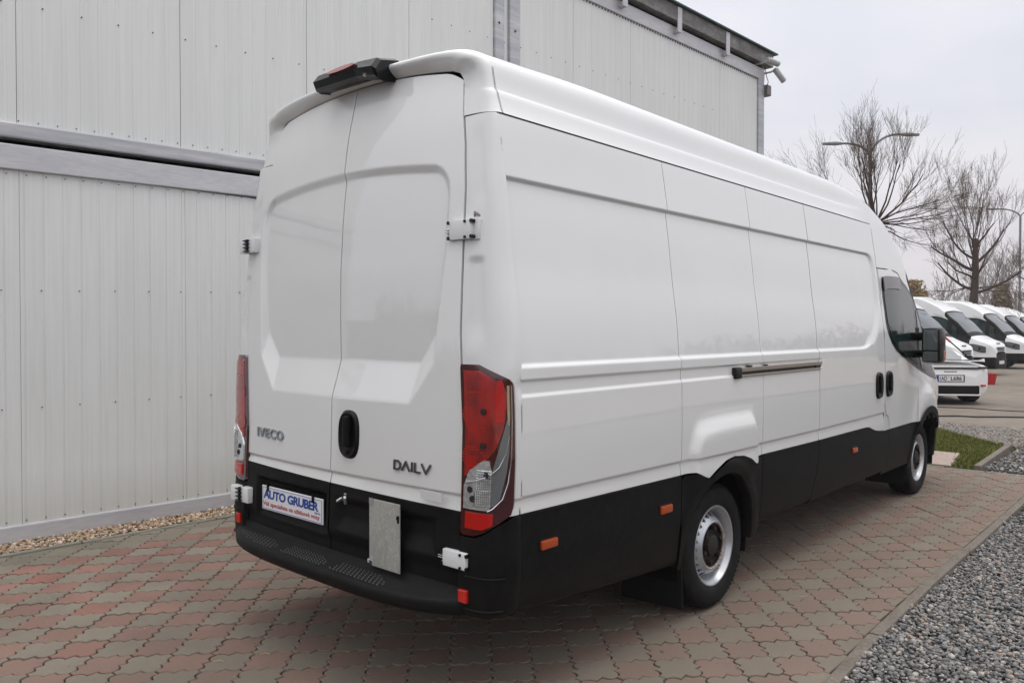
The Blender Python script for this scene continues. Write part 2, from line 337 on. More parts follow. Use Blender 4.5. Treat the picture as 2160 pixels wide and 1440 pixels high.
def paver_outline():
    T, Rt, Rb, B, Lb, Lt = (0, HY - SS_), (HX, SS_), (HX, -SS_), (0, -HY + SS_), (-HX, -SS_), (-HX, SS_)
    P = edge(T, Rt, NE) + [Rt] + edge(Rb, B, SE)
    # SW edge is the NE edge moved, NW edge is the SE edge moved (walked backwards)
    sw = [tuple(np.array(p) - np.array((HX, HY))) for p in edge(T, Rt, NE) + [Rt]]; nw = [tuple(np.array(p) + np.array((-HX, HY))) for p in edge(Rb, B, SE) + [B]]
    P += sw[::-1][:-1] + [tuple(sw[0])] + nw[::-1][:-1]
    return P
OUT = paver_outline()
def paver_mesh(poly, cx, cy, seed, V, F, full=True):
    """top, small bevel and sides; returns nothing, appends"""
    r = random.Random(seed); P = np.array(poly); n = len(P); c = P.mean(0)
    gap = 0.0040; z = r.uniform(-.0028, .0022); tx, ty = r.gauss(0, .008), r.gauss(0, .008); rot = r.gauss(0, .006)
    def ring(inset, dz):
        d = P - c; L = np.linalg.norm(d, axis=1, keepdims=True); q = d * (1 - inset / L)
        ca, sa = math.cos(rot), math.sin(rot); q = np.stack([q[:, 0] * ca - q[:, 1] * sa, q[:, 0] * sa + q[:, 1] * ca], 1)
        return [(x + c[0], y + c[1], z + dz + x * tx + y * ty) for x, y in q]
    k = len(V); V += [(x + cx, y + cy, w) for x, y, w in ring(gap + .0035, 0) + ring(gap, -.0035) + ring(gap, -.04)]
    F.append(tuple(range(k + n - 1, k - 1, -1)))
    for a in (0, n):
        F += [(k + a + i, k + a + (i + 1) % n, k + a + n + (i + 1) % n, k + a + n + i) for i in range(n)]
def orient_up(poly):
    a = sum(poly[i][0] * poly[(i + 1) % len(poly)][1] - poly[(i + 1) % len(poly)][0] * poly[i][1] for i in range(len(poly)))
    return poly if a < 0 else poly[::-1]       # clockwise, so the reversed top face looks up
OUT = orient_up(OUT)
Fv = np.array([math.cos(YAW) * math.cos(PIT), math.sin(YAW) * math.cos(PIT), math.sin(PIT)]); Rv = np.array([math.sin(YAW), -math.cos(YAW), 0]); Uv = np.cross(Rv, Fv)
def px(P):
    d = np.asarray(P, float) - CAMP; z = d @ Fv; return 1080 + 1664 * (d @ Rv) / z, 720 - 1664 * (d @ Uv) / z, z
def hidden_by_van(P):
    d = np.array(P, float) - CAMP
    t0, t1 = 0.0, 1.0
    for a, (lo, hi) in enumerate(((0.05, 6.8), (-0.93, 0.93), (0.43, 2.6))):
        a0, a1 = (lo - CAMP[a]) / d[a], (hi - CAMP[a]) / d[a]
        t0 = max(t0, min(a0, a1)); t1 = min(t1, max(a0, a1))
    return t0 < t1
pavement = empty('pavement'); tag(pavement, kind='structure')
cells = []
NX0, NY0 = 1.543, -1.458
for i in range(-26, 60):
    for j in range(-8, 44):
        if (i + j) % 2: continue
        x = NX0 + i * HX; y = NY0 + j * HY; red = (j % 2 != 0) and y < 2.8
        if x < -1.9 or x > XF + .2 or y > kl(x) + .2 or y < kr(x) - .2: continue
        poly = [(p[0] + x, p[1] + y) for p in OUT]
        # clip at the kerbs
        for (a, b, c) in ((0, 1, None), (0, -1, None), (1, 0, XF)):
            if c is None:
                yy = kl(x) if b > 0 else kr(x)
                if b > 0: poly = clip_half(poly, 0.049, 1, kl(0) )
                else: poly = clip_half(poly, 0, -1, -yy)
            else: poly = clip_half(poly, a, b, c)
            if len(poly) < 3: break
        if len(poly) < 3: continue
        A = abs(sum(poly[q][0] * poly[(q + 1) % len(poly)][1] - poly[(q + 1) % len(poly)][0] * poly[q][1] for q in range(len(poly)))) / 2
        if A < .0015: continue
        full = A > .0345
        u, v, d = px((x, y, 0))
        size = A * 1.5 / max(d, .1) ** 3 if d > .3 else 0
        vis = d > .3 and -30 < u < 2190 and v < 1480 and not hidden_by_van((x, y, 0))
        cells.append((size if vis else 0, x, y, red, poly, full))
cells.sort(key=lambda c: -c[0])
protos = {}
for red in (False, True):
    for q in range(5):
        V, F = [], []; paver_mesh(OUT, 0, 0, q + 10 * red, V, F)
        o = mesh_arr('paver', V, F, PRD if red else PG); me = o.data; bpy.data.objects.remove(o); protos[red, q] = me
sv_, sf_, sr_ = {False: [], True: []}, {False: [], True: []}, {False: [], True: []}
for k, (size, x, y, red, poly, full) in enumerate(cells):
    if k < 300 and size > 0:
        if full: me = protos[red, k % 5]
        else:
            V, F = [], []; paver_mesh([(p[0] - x, p[1] - y) for p in poly], 0, 0, k, V, F); o = mesh_arr('paver', V, F, PRD if red else PG); me = o.data; bpy.data.objects.remove(o)
        o = bpy.data.objects.new('paver', me); COL.objects.link(o); o.parent = pavement; o.location = (x, y, 0)
    elif x > -1.2:
        V, F = sv_[red], sf_[red]; n0 = len(F); paver_mesh([(p[0] - x, p[1] - y) for p in poly], x, y, k, V, F); sr_[red] += [random.random()] * (len(F) - n0)
for red in (False, True):
    o = mesh_arr('red_pavers' if red else 'grey_pavers', sv_[red], sf_[red], PR2 if red else PG2, pavement, rnd=sr_[red]); tag(o, kind='stuff')
# kerbs
def kerb_run(name, label, pts, w, z0, z1, m, L=1.0, side=1):
    root = empty(name); tag(root, kind='structure')
    P = [np.array(p, float) for p in pts]; cum = [0]
    for a, b in zip(P, P[1:]): cum.append(cum[-1] + np.linalg.norm(b - a))
    s = 0.0
    while s < cum[-1] - .05:
        e = min(s + L, cum[-1])
        def at(q): return np.array([np.interp(q, cum, [p[0] for p in P]), np.interp(q, cum, [p[1] for p in P])])
        a, b = at(s + .004), at(e - .004); d = (b - a) / np.linalg.norm(b - a); n = np.array([-d[1], d[0]]) * side
        jz = rng.normal(0, .003); jn = rng.normal(0, .003)
        mb = MB(); ln = np.linalg.norm(b - a); mb.box(0, ln, 0, w, z0, z1, .008)
        V = np.array(mb.V); V2 = np.stack([a[0] + V[:, 0] * d[0] + (V[:, 1] + jn) * n[0], a[1] + V[:, 0] * d[1] + (V[:, 1] + jn) * n[1], V[:, 2] + jz], 1)
        f = mb.F if side > 0 else [t[::-1] for t in mb.F]
        mesh_arr('kerb_stone', V2, f, m, root); s = e
    return root
kerb_run('kerb', '', [(x, kr(x) - .008) for x in (-3, 1.2, 1.6, 2.3, 7.62)], .058, -.10, .012, KERB, side=-1)
kerb_run('kerb', '', [(XF + .002, kr(XF) - .066), (XF + .002, 2.9)], .05, -.10, .004, KERB2, side=-1)
kerb_run('kerb', '', [(x, kl(x) + .006) for x in (-3, 0, 4, 7.6)], .045, -.10, .010, KERB2, side=1)
kerb_run('kerb', '', [(7.66, -1.10), (9.80, -1.04)], .07, -.10, .052, KERB, side=1)
kerb_run('kerb', '', [(9.80, -1.04), (11.3, .20), (12.5, 1.2)], .035, -.10, .02, KERB2, side=1)
sheet('lawn_soil', [(XF + .05, -1.03), (9.75, -.97), (11.9, .8), (XF + .05, 2.2)], .006, mat('lawn_soil', (0.055, 0.07, 0.02), .95, noise=(20, .7, (0.10, 0.09, 0.04))))
sl = MB().box(XF + .06, 8.72, -.66, .3, -.05, .022, .006).build('stepping_slab', SLAB)
V = np.array([v.co[:] for v in sl.data.vertices]); 
for v in sl.data.vertices:
    if v.co.x < 8: v.co.y -= .14 * (v.co.y < 0)
tag(sl, 'flat pale pink concrete slab set in the grass beyond the front wheel', 'paving slab')
# loose stones
import bmesh
def ico(sub):
    bm = bmesh.new(); bmesh.ops.create_icosphere(bm, subdivisions=sub, radius=1); bm.verts.index_update(); bm.verts.ensure_lookup_table()
    V = np.array([v.co[:] for v in bm.verts]); F = np.array([[v.index for v in f.verts] for f in bm.faces]); bm.free(); return V, F
ICO1, ICO2 = ico(1), ico(2)
def stones(name, pos, rad, m, sub, flat=(.45, .8)):
    V0, F0 = ICO2 if sub == 2 else ICO1; n = len(pos); nv = len(V0)
    var = []
    for q in range(12):
        ax = rng.normal(size=(7, 3)); ax /= np.linalg.norm(ax, axis=1, keepdims=True); V = V0.copy()
        for a in ax:                                             # cut facets off
            d = V @ a; lim = rng.uniform(.55, .85); V = V - np.outer(np.maximum(d - lim, 0), a)
        V *= np.array([1, rng.uniform(.6, .95), rng.uniform(*flat)]); var.append(V)
    var = np.array(var); B = var[rng.integers(0, 12, n)]
    ang = rng.uniform(0, 2 * math.pi, (n, 3)) * np.array([1, .12, .12]); ang[:, 1:] += rng.normal(0, .25, (n, 2))
    c, s = np.cos(ang), np.sin(ang); 
    Rz = np.zeros((n, 3, 3)); Rz[:, 0, 0] = c[:, 0]; Rz[:, 0, 1] = -s[:, 0]; Rz[:, 1, 0] = s[:, 0]; Rz[:, 1, 1] = c[:, 0]; Rz[:, 2, 2] = 1
    Rx = np.zeros((n, 3, 3)); Rx[:, 0, 0] = 1; Rx[:, 1, 1] = c[:, 1]; Rx[:, 1, 2] = -s[:, 1]; Rx[:, 2, 1] = s[:, 1]; Rx[:, 2, 2] = c[:, 1]
    M = Rz @ Rx
    W = np.einsum('nij,nvj->nvi', M, B) * rad[:, None, None] + pos[:, None, :]
    F = (F0[None] + (np.arange(n) * nv)[:, None, None]).reshape(-1, 3)
    return mesh_arr(name, W.reshape(-1, 3), F, m, rnd=np.repeat(rng.random(n), len(F0)))
def scatter(n, x0, x1, y0, y1, ok):
    P = np.stack([rng.uniform(x0, x1, n), rng.uniform(y0, y1, n)], 1)
    return P[[ok(x, y) for x, y in P]]
def infr(x, y, m=60):
    u, v, d = px((x, y, 0)); return d > .2 and -m < u < 2160 + m and v < 1440 + m * 2
P = scatter(62000, .2, 5.2, -3.6, -1.74, lambda x, y: y < kr(x) - .062 and infr(x, y)); z = rng.uniform(-.045, -.008, len(P)); r = rng.uniform(.0075, .0182, len(P)) * rng.choice([1, 1, 1, 1.35], len(P))
edge_up = np.exp(-((-P[:, 1] + np.array([kr(x) for x in P[:, 0]]) - .07) / .10) ** 2) * np.where(P[:, 0] < 2.6, .014, 0.0)
stones('gravel', np.column_stack([P, z + edge_up]), r, GRAV, 1); tag(bpy.data.objects['gravel'], 'loose grey crushed stone gravel beside the paving', 'gravel', kind='stuff')
P = scatter(60000, 5.0, 14.0, -6.5, -1.1, lambda x, y: (y < kr(x) - .062 if x < XF else y < -1.13) and infr(x, y) and (x < 9.8 or y < -1.02 - (x - 9.8) * .42)); z = rng.uniform(-.05, .0, len(P)) + np.where((P[:, 0] > 7.7), .035, 0); r = rng.uniform(.011, .026, len(P))
o = stones('gravel', np.column_stack([P, z]), r, GRAV, 1); tag(o, 'coarser grey gravel between the grass kerb and the yard', 'gravel', kind='stuff')
P = scatter(4200, 9.85, 12.2, -1.3, .95, lambda x, y: y < -1.0 + (x - 9.8) * .82 - .02 and y > -1.05 - (x - 9.8) * .35); z = rng.uniform(-.02, .012, len(P)); r = rng.uniform(.011, .026, len(P))
o = stones('gravel', np.column_stack([P, z]), r, GRAV, 1); tag(o, 'thin spill of grey gravel behind the grass corner', 'gravel', kind='stuff')
P = scatter(15000, -1.6, 2.2, 2.85, 3.56, lambda x, y: y > kl(x) + .055 and (np.array([x, y]) - WP) @ WN < .02); z = rng.uniform(-.035, .012, len(P)); r = rng.uniform(.009, .022, len(P))
o = stones('pebbles', np.column_stack([P, z]), r, PEB, 1, (.5, .9)); tag(o, 'strip of beige and rusty pebbles along the foot of the wall', 'pebbles', kind='stuff')
sheet('pebble_bed', [(-5, kl(-5)), (8, kl(8)), tuple(wallxy(8, .1)), tuple(wallxy(-5.5, .1))], -.03, EARTH)
# a few loose stones and bits on the paving
for (u_, v_, rr, m_, lab) in ((1956, 1037, .014, PEB, 'small pale stone lying on the pavers near the front wheel'), (1990, 1060, .008, PEB, 'tiny white stone on the red and grey pavers near the kerb'), (1397, 1374, .010, GRAV, 'small grey stone on the paving below the rear wheel')):
    d = Fv + Rv * (u_ - 1080) / 1664 - Uv * (v_ - 720) / 1664; t = -CAMP[2] / d[2]; p = CAMP + t * d
    o = stones('stone', np.array([[p[0], p[1], .004]]), np.array([rr]), m_, 2); tag(o, lab, 'stone')
for (u_, v_, L_) in ((1700, 1259, .035), (1890, 1282, .015), (462, 1395, .02), (560, 1380, .02)):
    d = Fv + Rv * (u_ - 1080) / 1664 - Uv * (v_ - 720) / 1664; t = -CAMP[2] / d[2]; p = CAMP + t * d
    o = MB().tube([(p[0] - L_, p[1] + L_ * .7, .004), (p[0], p[1], .009), (p[0] + L_ * .6, p[1] - L_, .004)], .0014, 5).build('straw', YELL)
    tag(o, {1700: 'pale curved straw on a grey paver between rear wheel and kerb', 1890: 'short yellow straw close to the right kerb', 462: 'yellow bit of straw on a red paver at the bottom left', 560: 'yellow straw bit in front of the rear step'}[u_], 'straw')
P = scatter(700, -1.2, 7.4, -1.7, 2.9, lambda x, y: infr(x, y) and not hidden_by_van((x, y, 0))); o = stones('crumbs', np.column_stack([P, np.full(len(P), .002)]), rng.uniform(.0015, .0042, len(P)), PEB, 1); tag(o, 'grit and crumbs scattered over the paving', 'grit', kind='stuff')
# grass
def blades(name, P, h, m, label):
    n = len(P); a = rng.uniform(0, 2 * math.pi, n); hh = rng.uniform(.4, 1, n) * h; w = .0022 + .0018 * rng.random(n); l = rng.normal(0, .45, (n, 2)) * hh[:, None]
    dx = np.cos(a) * w; dy = np.sin(a) * w; z0 = np.full(n, .0)
    V = np.stack([np.stack([P[:, 0] - dx, P[:, 1] - dy, z0], 1), np.stack([P[:, 0] + dx, P[:, 1] + dy, z0], 1),
                  np.stack([P[:, 0] + dx * .7 + l[:, 0] * .4, P[:, 1] + dy * .7 + l[:, 1] * .4, hh * .6], 1), np.stack([P[:, 0] + l[:, 0], P[:, 1] + l[:, 1], hh], 1)], 1).reshape(-1, 3)
    b = np.arange(n)[:, None] * 4; F = np.concatenate([b + np.array([[0, 1, 2]]), b + np.array([[0, 2, 3]])])
    o = mesh_arr(name, V, F, m, rnd=np.tile(rng.random(n), 2)); tag(o, label, 'grass', kind='stuff'); return o
def on_lawn(x, y):
    if x < XF + .06 or y < -1.02: return False
    if x > 9.8 and y < -1.0 + (x - 9.8) * .83: return False
    if x < 8.72 and y > -.66 - (.14 if x < 8.1 else .07): return rng.random() < .03 or (x < 8.72 and y > .3)
    return True
P = scatter(90000, XF, 12.0, -1.03, 2.0, on_lawn); clump = np.array([math.sin(x * 3.1 + 1.3 * math.sin(y * 4)) + math.sin(y * 5.3 + x) for x, y in P]); P = P[(clump > -1.2) | (rng.random(len(P)) < .5)]
blades('lawn_grass', P, .055, GRASS, 'patch of short patchy green grass beyond the front wheel')
P = scatter(2500, 9.5, 12.5, -1.7, -1.0, lambda x, y: abs(y + 1.28 + .35 * (x - 10)) < .12 * rng.random() + .05); 
if len(P): blades('weeds', P, .05, GRASS, 'thin line of weeds along the gravel edge')

# ------------------------------------------------------------------ container building
BL = empty('container_building', (WP[0], WP[1], 0), WA, 'two storey building of stacked off white ribbed steel containers behind the van', 'building')
RIB = 0.1268
def ribbed(name, t0, t1, zb, zt, m, n0=0.0, tilt=0.0, g=0.0, rd=.0024):
    t0 -= g; t1 += g; prof = []; t = t0 + .003
    k0 = math.ceil((t0 - .0) / RIB)
    prof.append((t0 + .0022, .02)); prof.append((t0 + .0032, .001)); 
    k = k0
    while k * RIB < t1 - .02:
        c = k * RIB
        if c > t0 + .02: prof += [(c - .0075, 0), (c - .0035, rd), (c + .0035, rd), (c + .0075, 0), (c + .03, 0.0), (c + .034, -.0012), (c + .052, -.0012), (c + .056, 0)]
        k += 1
    prof = [p for p in prof if p[0] < t1 - .004]; prof += [(t1 - .0032, .001), (t1 - .0022, .02)]
    V = []; 
    for t, n in prof: V += [(t, n0 + n, zb + tilt * t), (t, n0 + n, zt + tilt * t)]
    F = [(2 * i, 2 * i + 2, 2 * i + 3, 2 * i + 1) for i in range(len(prof) - 1)]
    return mesh_arr(name, V, F, m, BL)
low = [-3.1, -1.9, -.66, .54, 1.74, 2.94, 4.14, 5.34, 6.54, 7.74, 8.94, 10.3]
for a, b in zip(low, low[1:]): ribbed('wall_panel', a, b, .115, 2.70, WALLM2, g=.0018, rd=.0038)
up = [-3.05, -1.86, -.671, .508, 1.680, 2.872, 4.075]
for a, b in zip(up, up[1:]): ribbed('wall_panel', a, b, 3.02, 6.1, WALLM)
up2 = [4.49, 5.47, 6.675, 7.869, 9.025, 10.228]
for a, b in zip(up2, up2[1:]): ribbed('wall_panel', a, b, 3.02, 5.80, WALLM)
def bbox(name, m, *a, bev=.004, tilt=0.0, tr=(0, 0)):
    mb = MB().box(*a, bev=bev)
    if tilt: mb.V = [(x, y, z + tilt * max(min(x, tr[1]), tr[0])) for x, y, z in mb.V]
    return mb.build(name, m, BL)
bbox('base_beam', GALV2, -3.1, 10.4, -.02, .3, -.0, .122, bev=.01)
bbox('lower_rail', GALV2, -3.1, 1.9, -.028, .05, 2.688, 2.868, bev=.008, tilt=.022, tr=(-1.2, 1.6)); bbox('lower_rail', GALV2, 1.905, 10.4, -.028, .05, 2.725, 2.905, bev=.008)
bbox('gap_shadow', DARK, -3.1, 10.35, .12, .2, 2.7, 3.06)
bbox('upper_beam', GALV, -3.1, 1.9, -.03, .1, 2.912, 3.026, bev=.014, tilt=.024, tr=(-1.2, 1.6)); bbox('upper_beam', GALV, 1.905, 10.4, -.03, .1, 2.95, 3.065, bev=.014)
bbox('gap_shade_strip', DARK, -3.1, 4.07, .006, .03, 3.0, 3.035, bev=0, tilt=.024, tr=(-1.2, 1.6))  # dark strip put in for the shade of the thin gap
bbox('corner_post', GALV, 4.082, 4.232, -.03, .1, 3.07, 6.2, bev=.025); bbox('corner_post', GALV, 4.318, 4.487, -.03, .1, 3.07, 6.2, bev=.012)
bbox('cover_strip', WALLM, 4.234, 4.316, .01, .06, 3.07, 6.2)
bbox('corner_post', GALV, 10.232, 10.425, -.028, .2, .12, 5.93, bev=.012)
bbox('top_rail', GALV2, 4.49, 10.43, -.03, .1, 5.775, 5.965, bev=.008)
bbox('gap_shadow', DARK, 4.49, 10.40, .02, .1, 5.965, 6.04, bev=0)
bbox('fascia', ROOFM, 4.3, 10.60, -.10, .9, 6.02, 6.235, bev=.006)
bbox('roof_edge', TEAL, 4.2, 10.68, -.15, 8, 6.236, 6.262, bev=.004)
bbox('end_wall', WALLM, 10.30, 10.42, .2, 2.4, 0, 5.9, bev=0); bbox('end_wall', WALLM, -3.1, -3.06, .03, 2.4, .02, 6.1, bev=0); bbox('back_wall', WALLM, -3.1, 10.4, 2.4, 2.44, 0, 5.9, bev=0); bbox('side_box', LAMPM, 10.426, 10.47, .5, .9, 4.4, 5.35, bev=.01)
for t in (6.35, 7.66, 9.02):
    bbox('bracket', GALV2, t, t + .11, -.115, -.101, 5.86, 6.22, bev=.003); bbox('bracket', GALV2, t + .02, t + .09, -.10, -.031, 5.86, 5.90, bev=.003)
# screw heads, too small to pick apart
mb = MB()
def screw(t, z, r=.0055): mb.cyl((t, -.003, z), (0, 1, 0), r, .008, 6)
for k in range(-8, 20): screw(-.761 + .2625 * k, 3.885 + .011 * k * .26 * 4)
for k in range(-14, 32): screw(-.66 + RIB * k, 3.065 + .024 * max(min(-.66 + RIB * k, 1.6), -1.2), .0045)
for k in range(0, 22): screw(3.176 + .2685 * k, 4.832 + .007 * k)
for k in range(-14, 36): screw(-.76 + RIB * k, .150, .0045)
for k in range(-14, 32): screw(-.74 + RIB * k, 2.675 + .02 * max(min(-.74 + RIB * k, 1.6), -1.2), .0042)
for k in range(-8, 20): screw(-.779 + .2557 * k, 1.822 + .006 * k, .0050); screw(-.781 + .2553 * k, .966 + .003 * k, .0050)
for (t, z) in ((4.14, 5.05), (4.40, 5.02), (4.14, 3.5), (4.40, 3.6)): screw(t, z, .014)
for k in range(0, 90): mb.box(4.52 + .0634 * k, 4.535 + .0634 * k, -.006, .004, 5.752, 5.775)
mb.V = [(x, y - (.03 if (4.08 < x < 4.23 or 4.32 < x < 4.48) else 0), z) for x, y, z in mb.V]
tag(mb.build('screws', SCREW, BL), kind='stuff')
# surveillance cameras at the corner
def sec_cam(t, n, z, az, el, label):
    w = wallxy(t, n); r = empty('security_camera', (w[0], w[1], z), WA, label, 'security camera', 'cameras on the building corner')
    d = np.array([math.cos(az) * math.cos(el), math.sin(az) * math.cos(el), math.sin(el)])
    MB().tube([(-.02, 0, .0), tuple(d * .20)], .042, 12).build('body', CAMM, r, True)
    a = d * .02; b = d * .27
    MB().tube([tuple(a + (0, 0, .012)), tuple(b + (0, 0, .012))], .050, 12).build('sun_hood', CAMM, r, True)
    MB().cyl(tuple(d * .272 + (0, 0, .012)), d, .036, .006, 12).build('lens', BGLO, r)
    MB().tube([(0, .0, 0), (-.02, .06, -.03), (-.03, .24, -.03)], .016, 8).build('mount_arm', CAMM, r, True)
sec_cam(10.20, -.20, 6.03, R_(-12), R_(-6), 'upper grey surveillance camera under the eave corner')
sec_cam(10.46, -.20, 5.93, R_(-20), R_(-42), 'lower silver surveillance camera angled down at the building corner')
w = wallxy(10.46, .0); o = empty('flood_light', (w[0], w[1], 5.62), WA, 'small dark lamp on the side of the building corner below the cameras', 'lamp')
MB().box(-.03, .12, -.08, .05, -.09, .09, .02).build('housing', LAMPM, o); MB().box(-.09, -.03, -.02, .02, -.02, .02).build('bracket', LAMPM, o)
o = MB().tube([tuple(wallxy(10.22, -.14)) + (5.95,), tuple(wallxy(10.30, -.13)) + (5.80,), tuple(wallxy(10.42, -.10)) + (5.74,), tuple(wallxy(10.40, -.06)) + (5.55,)], .006, 6).build('loose_cable', CABL, None, True)
tag(o, 'thin cable looping below the surveillance cameras', 'cable')
# ------------------------------------------------------------------ the long white van
VAN = empty('delivery_van', (0, 0, 0), 0, 'long high roof white van with black lower cladding parked on the pavers, rear doors nearest', 'van')
SZ = [.30, .42, .577, .80, 1.05, 1.36, 1.53, 1.65, 1.78, 1.98, 2.14, 2.20, 2.405, 2.5, 2.65]
SY = [.965, .983, 1.000, 1.004, 1.009, 1.006, .996, .983, .964, .943, .922, .913, .883, .852, .820]
def smooth_table(X, Y, sig, keep=()):
    g = np.arange(X[0] - .3, X[-1] + .3, .004); y = np.interp(g, [X[0] - .4] + list(X) + [X[-1] + .4], [Y[0] - .4 * (Y[1] - Y[0]) / (X[1] - X[0])] + list(Y) + [Y[-1] + .4 * (Y[-1] - Y[-2]) / (X[-1] - X[-2])])
    k = np.exp(-.5 * (np.arange(-60, 61) * .004 / sig) ** 2); k /= k.sum(); return g, np.convolve(np.pad(y, 60, mode='edge'), k, 'valid')
SGX, SGY = smooth_table(SZ, SY, .028)
def S(z): return np.interp(z, SGX, SGY)
def uz(*parts, d=.0035):
    a = np.sort(np.concatenate([np.atleast_1d(np.asarray(p, float)) for p in parts])); out = [a[0]]
    for v in a[1:]:
        if v - out[-1] >= d: out.append(v)
    out[-1] = a[-1]; return np.array(out)
LF = 0.955                                           # the far side sits slightly closer to the middle
ZT = [.3, .6, .87, 1.2, 1.45, 1.75, 2.1, 2.41, 2.67]; XT = [-.058, -.050, -.037, -.028, -.018, -.002, .026, .066, .127]
ZGX, ZGY = smooth_table(ZT, XT, .06)
def XR(y, z): return np.interp(z, ZGX, ZGY) + .03 * (np.abs(y) / .8) ** 2
YDZ = [.3, .83, 1.16, 1.53, 1.80, 2.10, 2.29, 2.56, 2.62]; YDY = [.822, .824, .824, .793, .790, .782, .759, .707, .655]
YLZ = [.3, .86, 1.03, 1.28, 1.53, 1.88, 2.10, 2.45, 2.62]; YLY = [.775, .768, .765, .789, .812, .785, .724, .674, .640]
def yd(z, s): return np.interp(z, YDZ, YDY) if s < 0 else np.interp(z, YLZ, YLY)
def zb(x): return np.interp(x, [-.2, .125, 1.363, 1.48, 1.56, 1.60, 1.687, 1.80, 1.90, 2.02, 2.11, 2.165, 2.185, 2.23, 2.31, 3.213, 4.158, 4.25, 4.324, 4.42, 4.51, 4.678, 5.5, 7],
                            [.826, .824, .806, .806, .775, .762, .797, .832, .842, .830, .803, .770, .766, .792, .799, .790, .787, .782, .760, .738, .728, .720, .707, .70])
def zbelt(x): return np.interp(x, [0, .11, 1.36, 2.28, 3.2, 4.55, 5.2], [.889, .889, .877, .868, .863, .868, .85])
def sd_recess(x, z):
    """distance inside the long pressed recess (positive inside)"""
    dt = 2.150 - z; db = z - 1.392; df = 4.545 - x; d = np.minimum(np.minimum(dt, db), df)
    # rounded front corners
    r = .13; c = (x > 4.545 - r) & (z > 2.150 - r); d = np.where(c, r - np.hypot(x - (4.545 - r), z - (2.150 - r)), d)
    rx, rz = .46, .40; c2 = (x > 4.545 - rx) & (z < 1.392 + rz)
    q = np.hypot((x - (4.545 - rx)) / rx, (z - (1.392 + rz)) / rz); d = np.where(c2, (1 - q) * .36, d)
    return d
def side_off(x, z, parts='p2'):
    """outward offset of the pressed side panel relative to S(z)"""
    o = -.015 * ss(sd_recess(x, z), 0, .017)
    if parts != 'door':
        ch = ss(z, 1.276, 1.292) * (1 - ss(z, 1.337, 1.349)); o = o - .009 * ch * (1 - ss(x, 3.22, 3.24))
    zl = zbelt(x); o = o - .0085 * (1 - ss(z, zl - .008, zl + .006)) * (1 - .75 * ss(-(z - zl), 0.012, .085))
    # blister over the rear wheel
    u = (x - 1.845) / .425; top = 1.075 - .03 * np.clip(-u, 0, 1) ** 2
    dx = np.minimum(x - (1.425 + .03 * (z - .8)), 2.262 - .10 * np.clip(z - .8, 0, 1) - x); dz = top - z
    d = np.minimum(dx, dz); r = .12; ccx = np.where(x < 1.85, 1.445 + r, 2.235 - r); near = (np.abs(x - 1.845) > np.abs(ccx - 1.845)) & (z > top - r)
    d = np.where(near, r - np.hypot(x - ccx, z - (top - r)), d)
    o = o + .034 * ss(d, -.004, .075) * ((x > 1.3) & (x < 2.4))
    return o
def side_pt(x, z, s=-1, off=0.0):
    y = (S(z) + side_off(x, z) + off) * (1 if s < 0 else LF); return np.stack([x, s * y, z], -1)
def zsamples(z0, z1):
    z = set(np.round(np.arange(0, 3, .035), 4)); 
    for c, w, d in ((.87, .03, .005), (1.284, .014, .004), (1.343, .012, .004), (1.402, .02, .005), (2.138, .02, .005)):
        z |= set(np.round(np.arange(c - w, c + w + 1e-6, d), 4))
    return np.array(sorted(q for q in z if 0 < q < 3))
ZS = uz(zsamples(0, 3))
def side_panel(name, x0, x1, ztop=2.397, s=-1, dx=.035, zlow=None, m=PAINT, label=None, x0f=None, x1f=None, low=zb):
    nx = max(3, int((x1 - x0) / dx)); xs = np.linspace(x0, x1, nx)
    zs = ZS[(ZS > .84) & (ZS < ztop - .01)]; v = np.concatenate([[0, .35, .7], 0 * zs]); P = np.zeros((nx, 3 + len(zs) + 1, 3))
    for i, x in enumerate(xs):
        z0 = low(x) + .002; zz_ = np.concatenate([[z0, z0 + (.84 - z0) * .35 if z0 < .83 else z0 + .001, z0 + (.84 - z0) * .7 if z0 < .83 else z0 + .002], zs, [ztop]])
        t = i / (nx - 1); xx = x + np.zeros_like(zz_)
        if x0f is not None: xx = xx + (1 - t) * x0f(zz_)
        if x1f is not None: xx = xx + t * x1f(zz_)
        P[i] = side_pt(xx, zz_, s)
    o = grid_patch(name, P, m, VAN, flip=(s > 0), flange=(0, -s * .014 * 1.0, 0)); 
    if label: o['label'] = label
    return o
G = .0027
for s, q in ((-1, .035), (1, .09)):
    side_panel('rear_quarter_panel', .1315 + G, 1.3645 - G, s=s, dx=q); side_panel('wheel_arch_panel', 1.3645 + G, 2.315 - G, s=s, dx=.011 if s < 0 else .04)
    side_panel('side_panel', 2.315 + G, 3.207 - G * 1.6, s=s, dx=q, x1f=lambda z: -.045 * ss(-z, -.80, -.3))
    side_panel('sliding_door' if s < 0 else 'side_panel', 3.207 + G * 1.6, 4.610 - G, s=s, dx=.02 if s < 0 else .09)
for s in (-1, 1):
    for xs_, w_ in ((.1305, .006), (3.207, .010)):
        zz_ = ZS[(ZS > .84) & (ZS < 2.38)]; P = np.array([side_pt(np.full_like(zz_, xs_ + d), zz_, s, -.004) for d in (-w_ / 2, w_ / 2)]); grid_patch('panel_gap_shade', P, DARK, VAN)  # dark strips laid in the seams, their shade given as colour
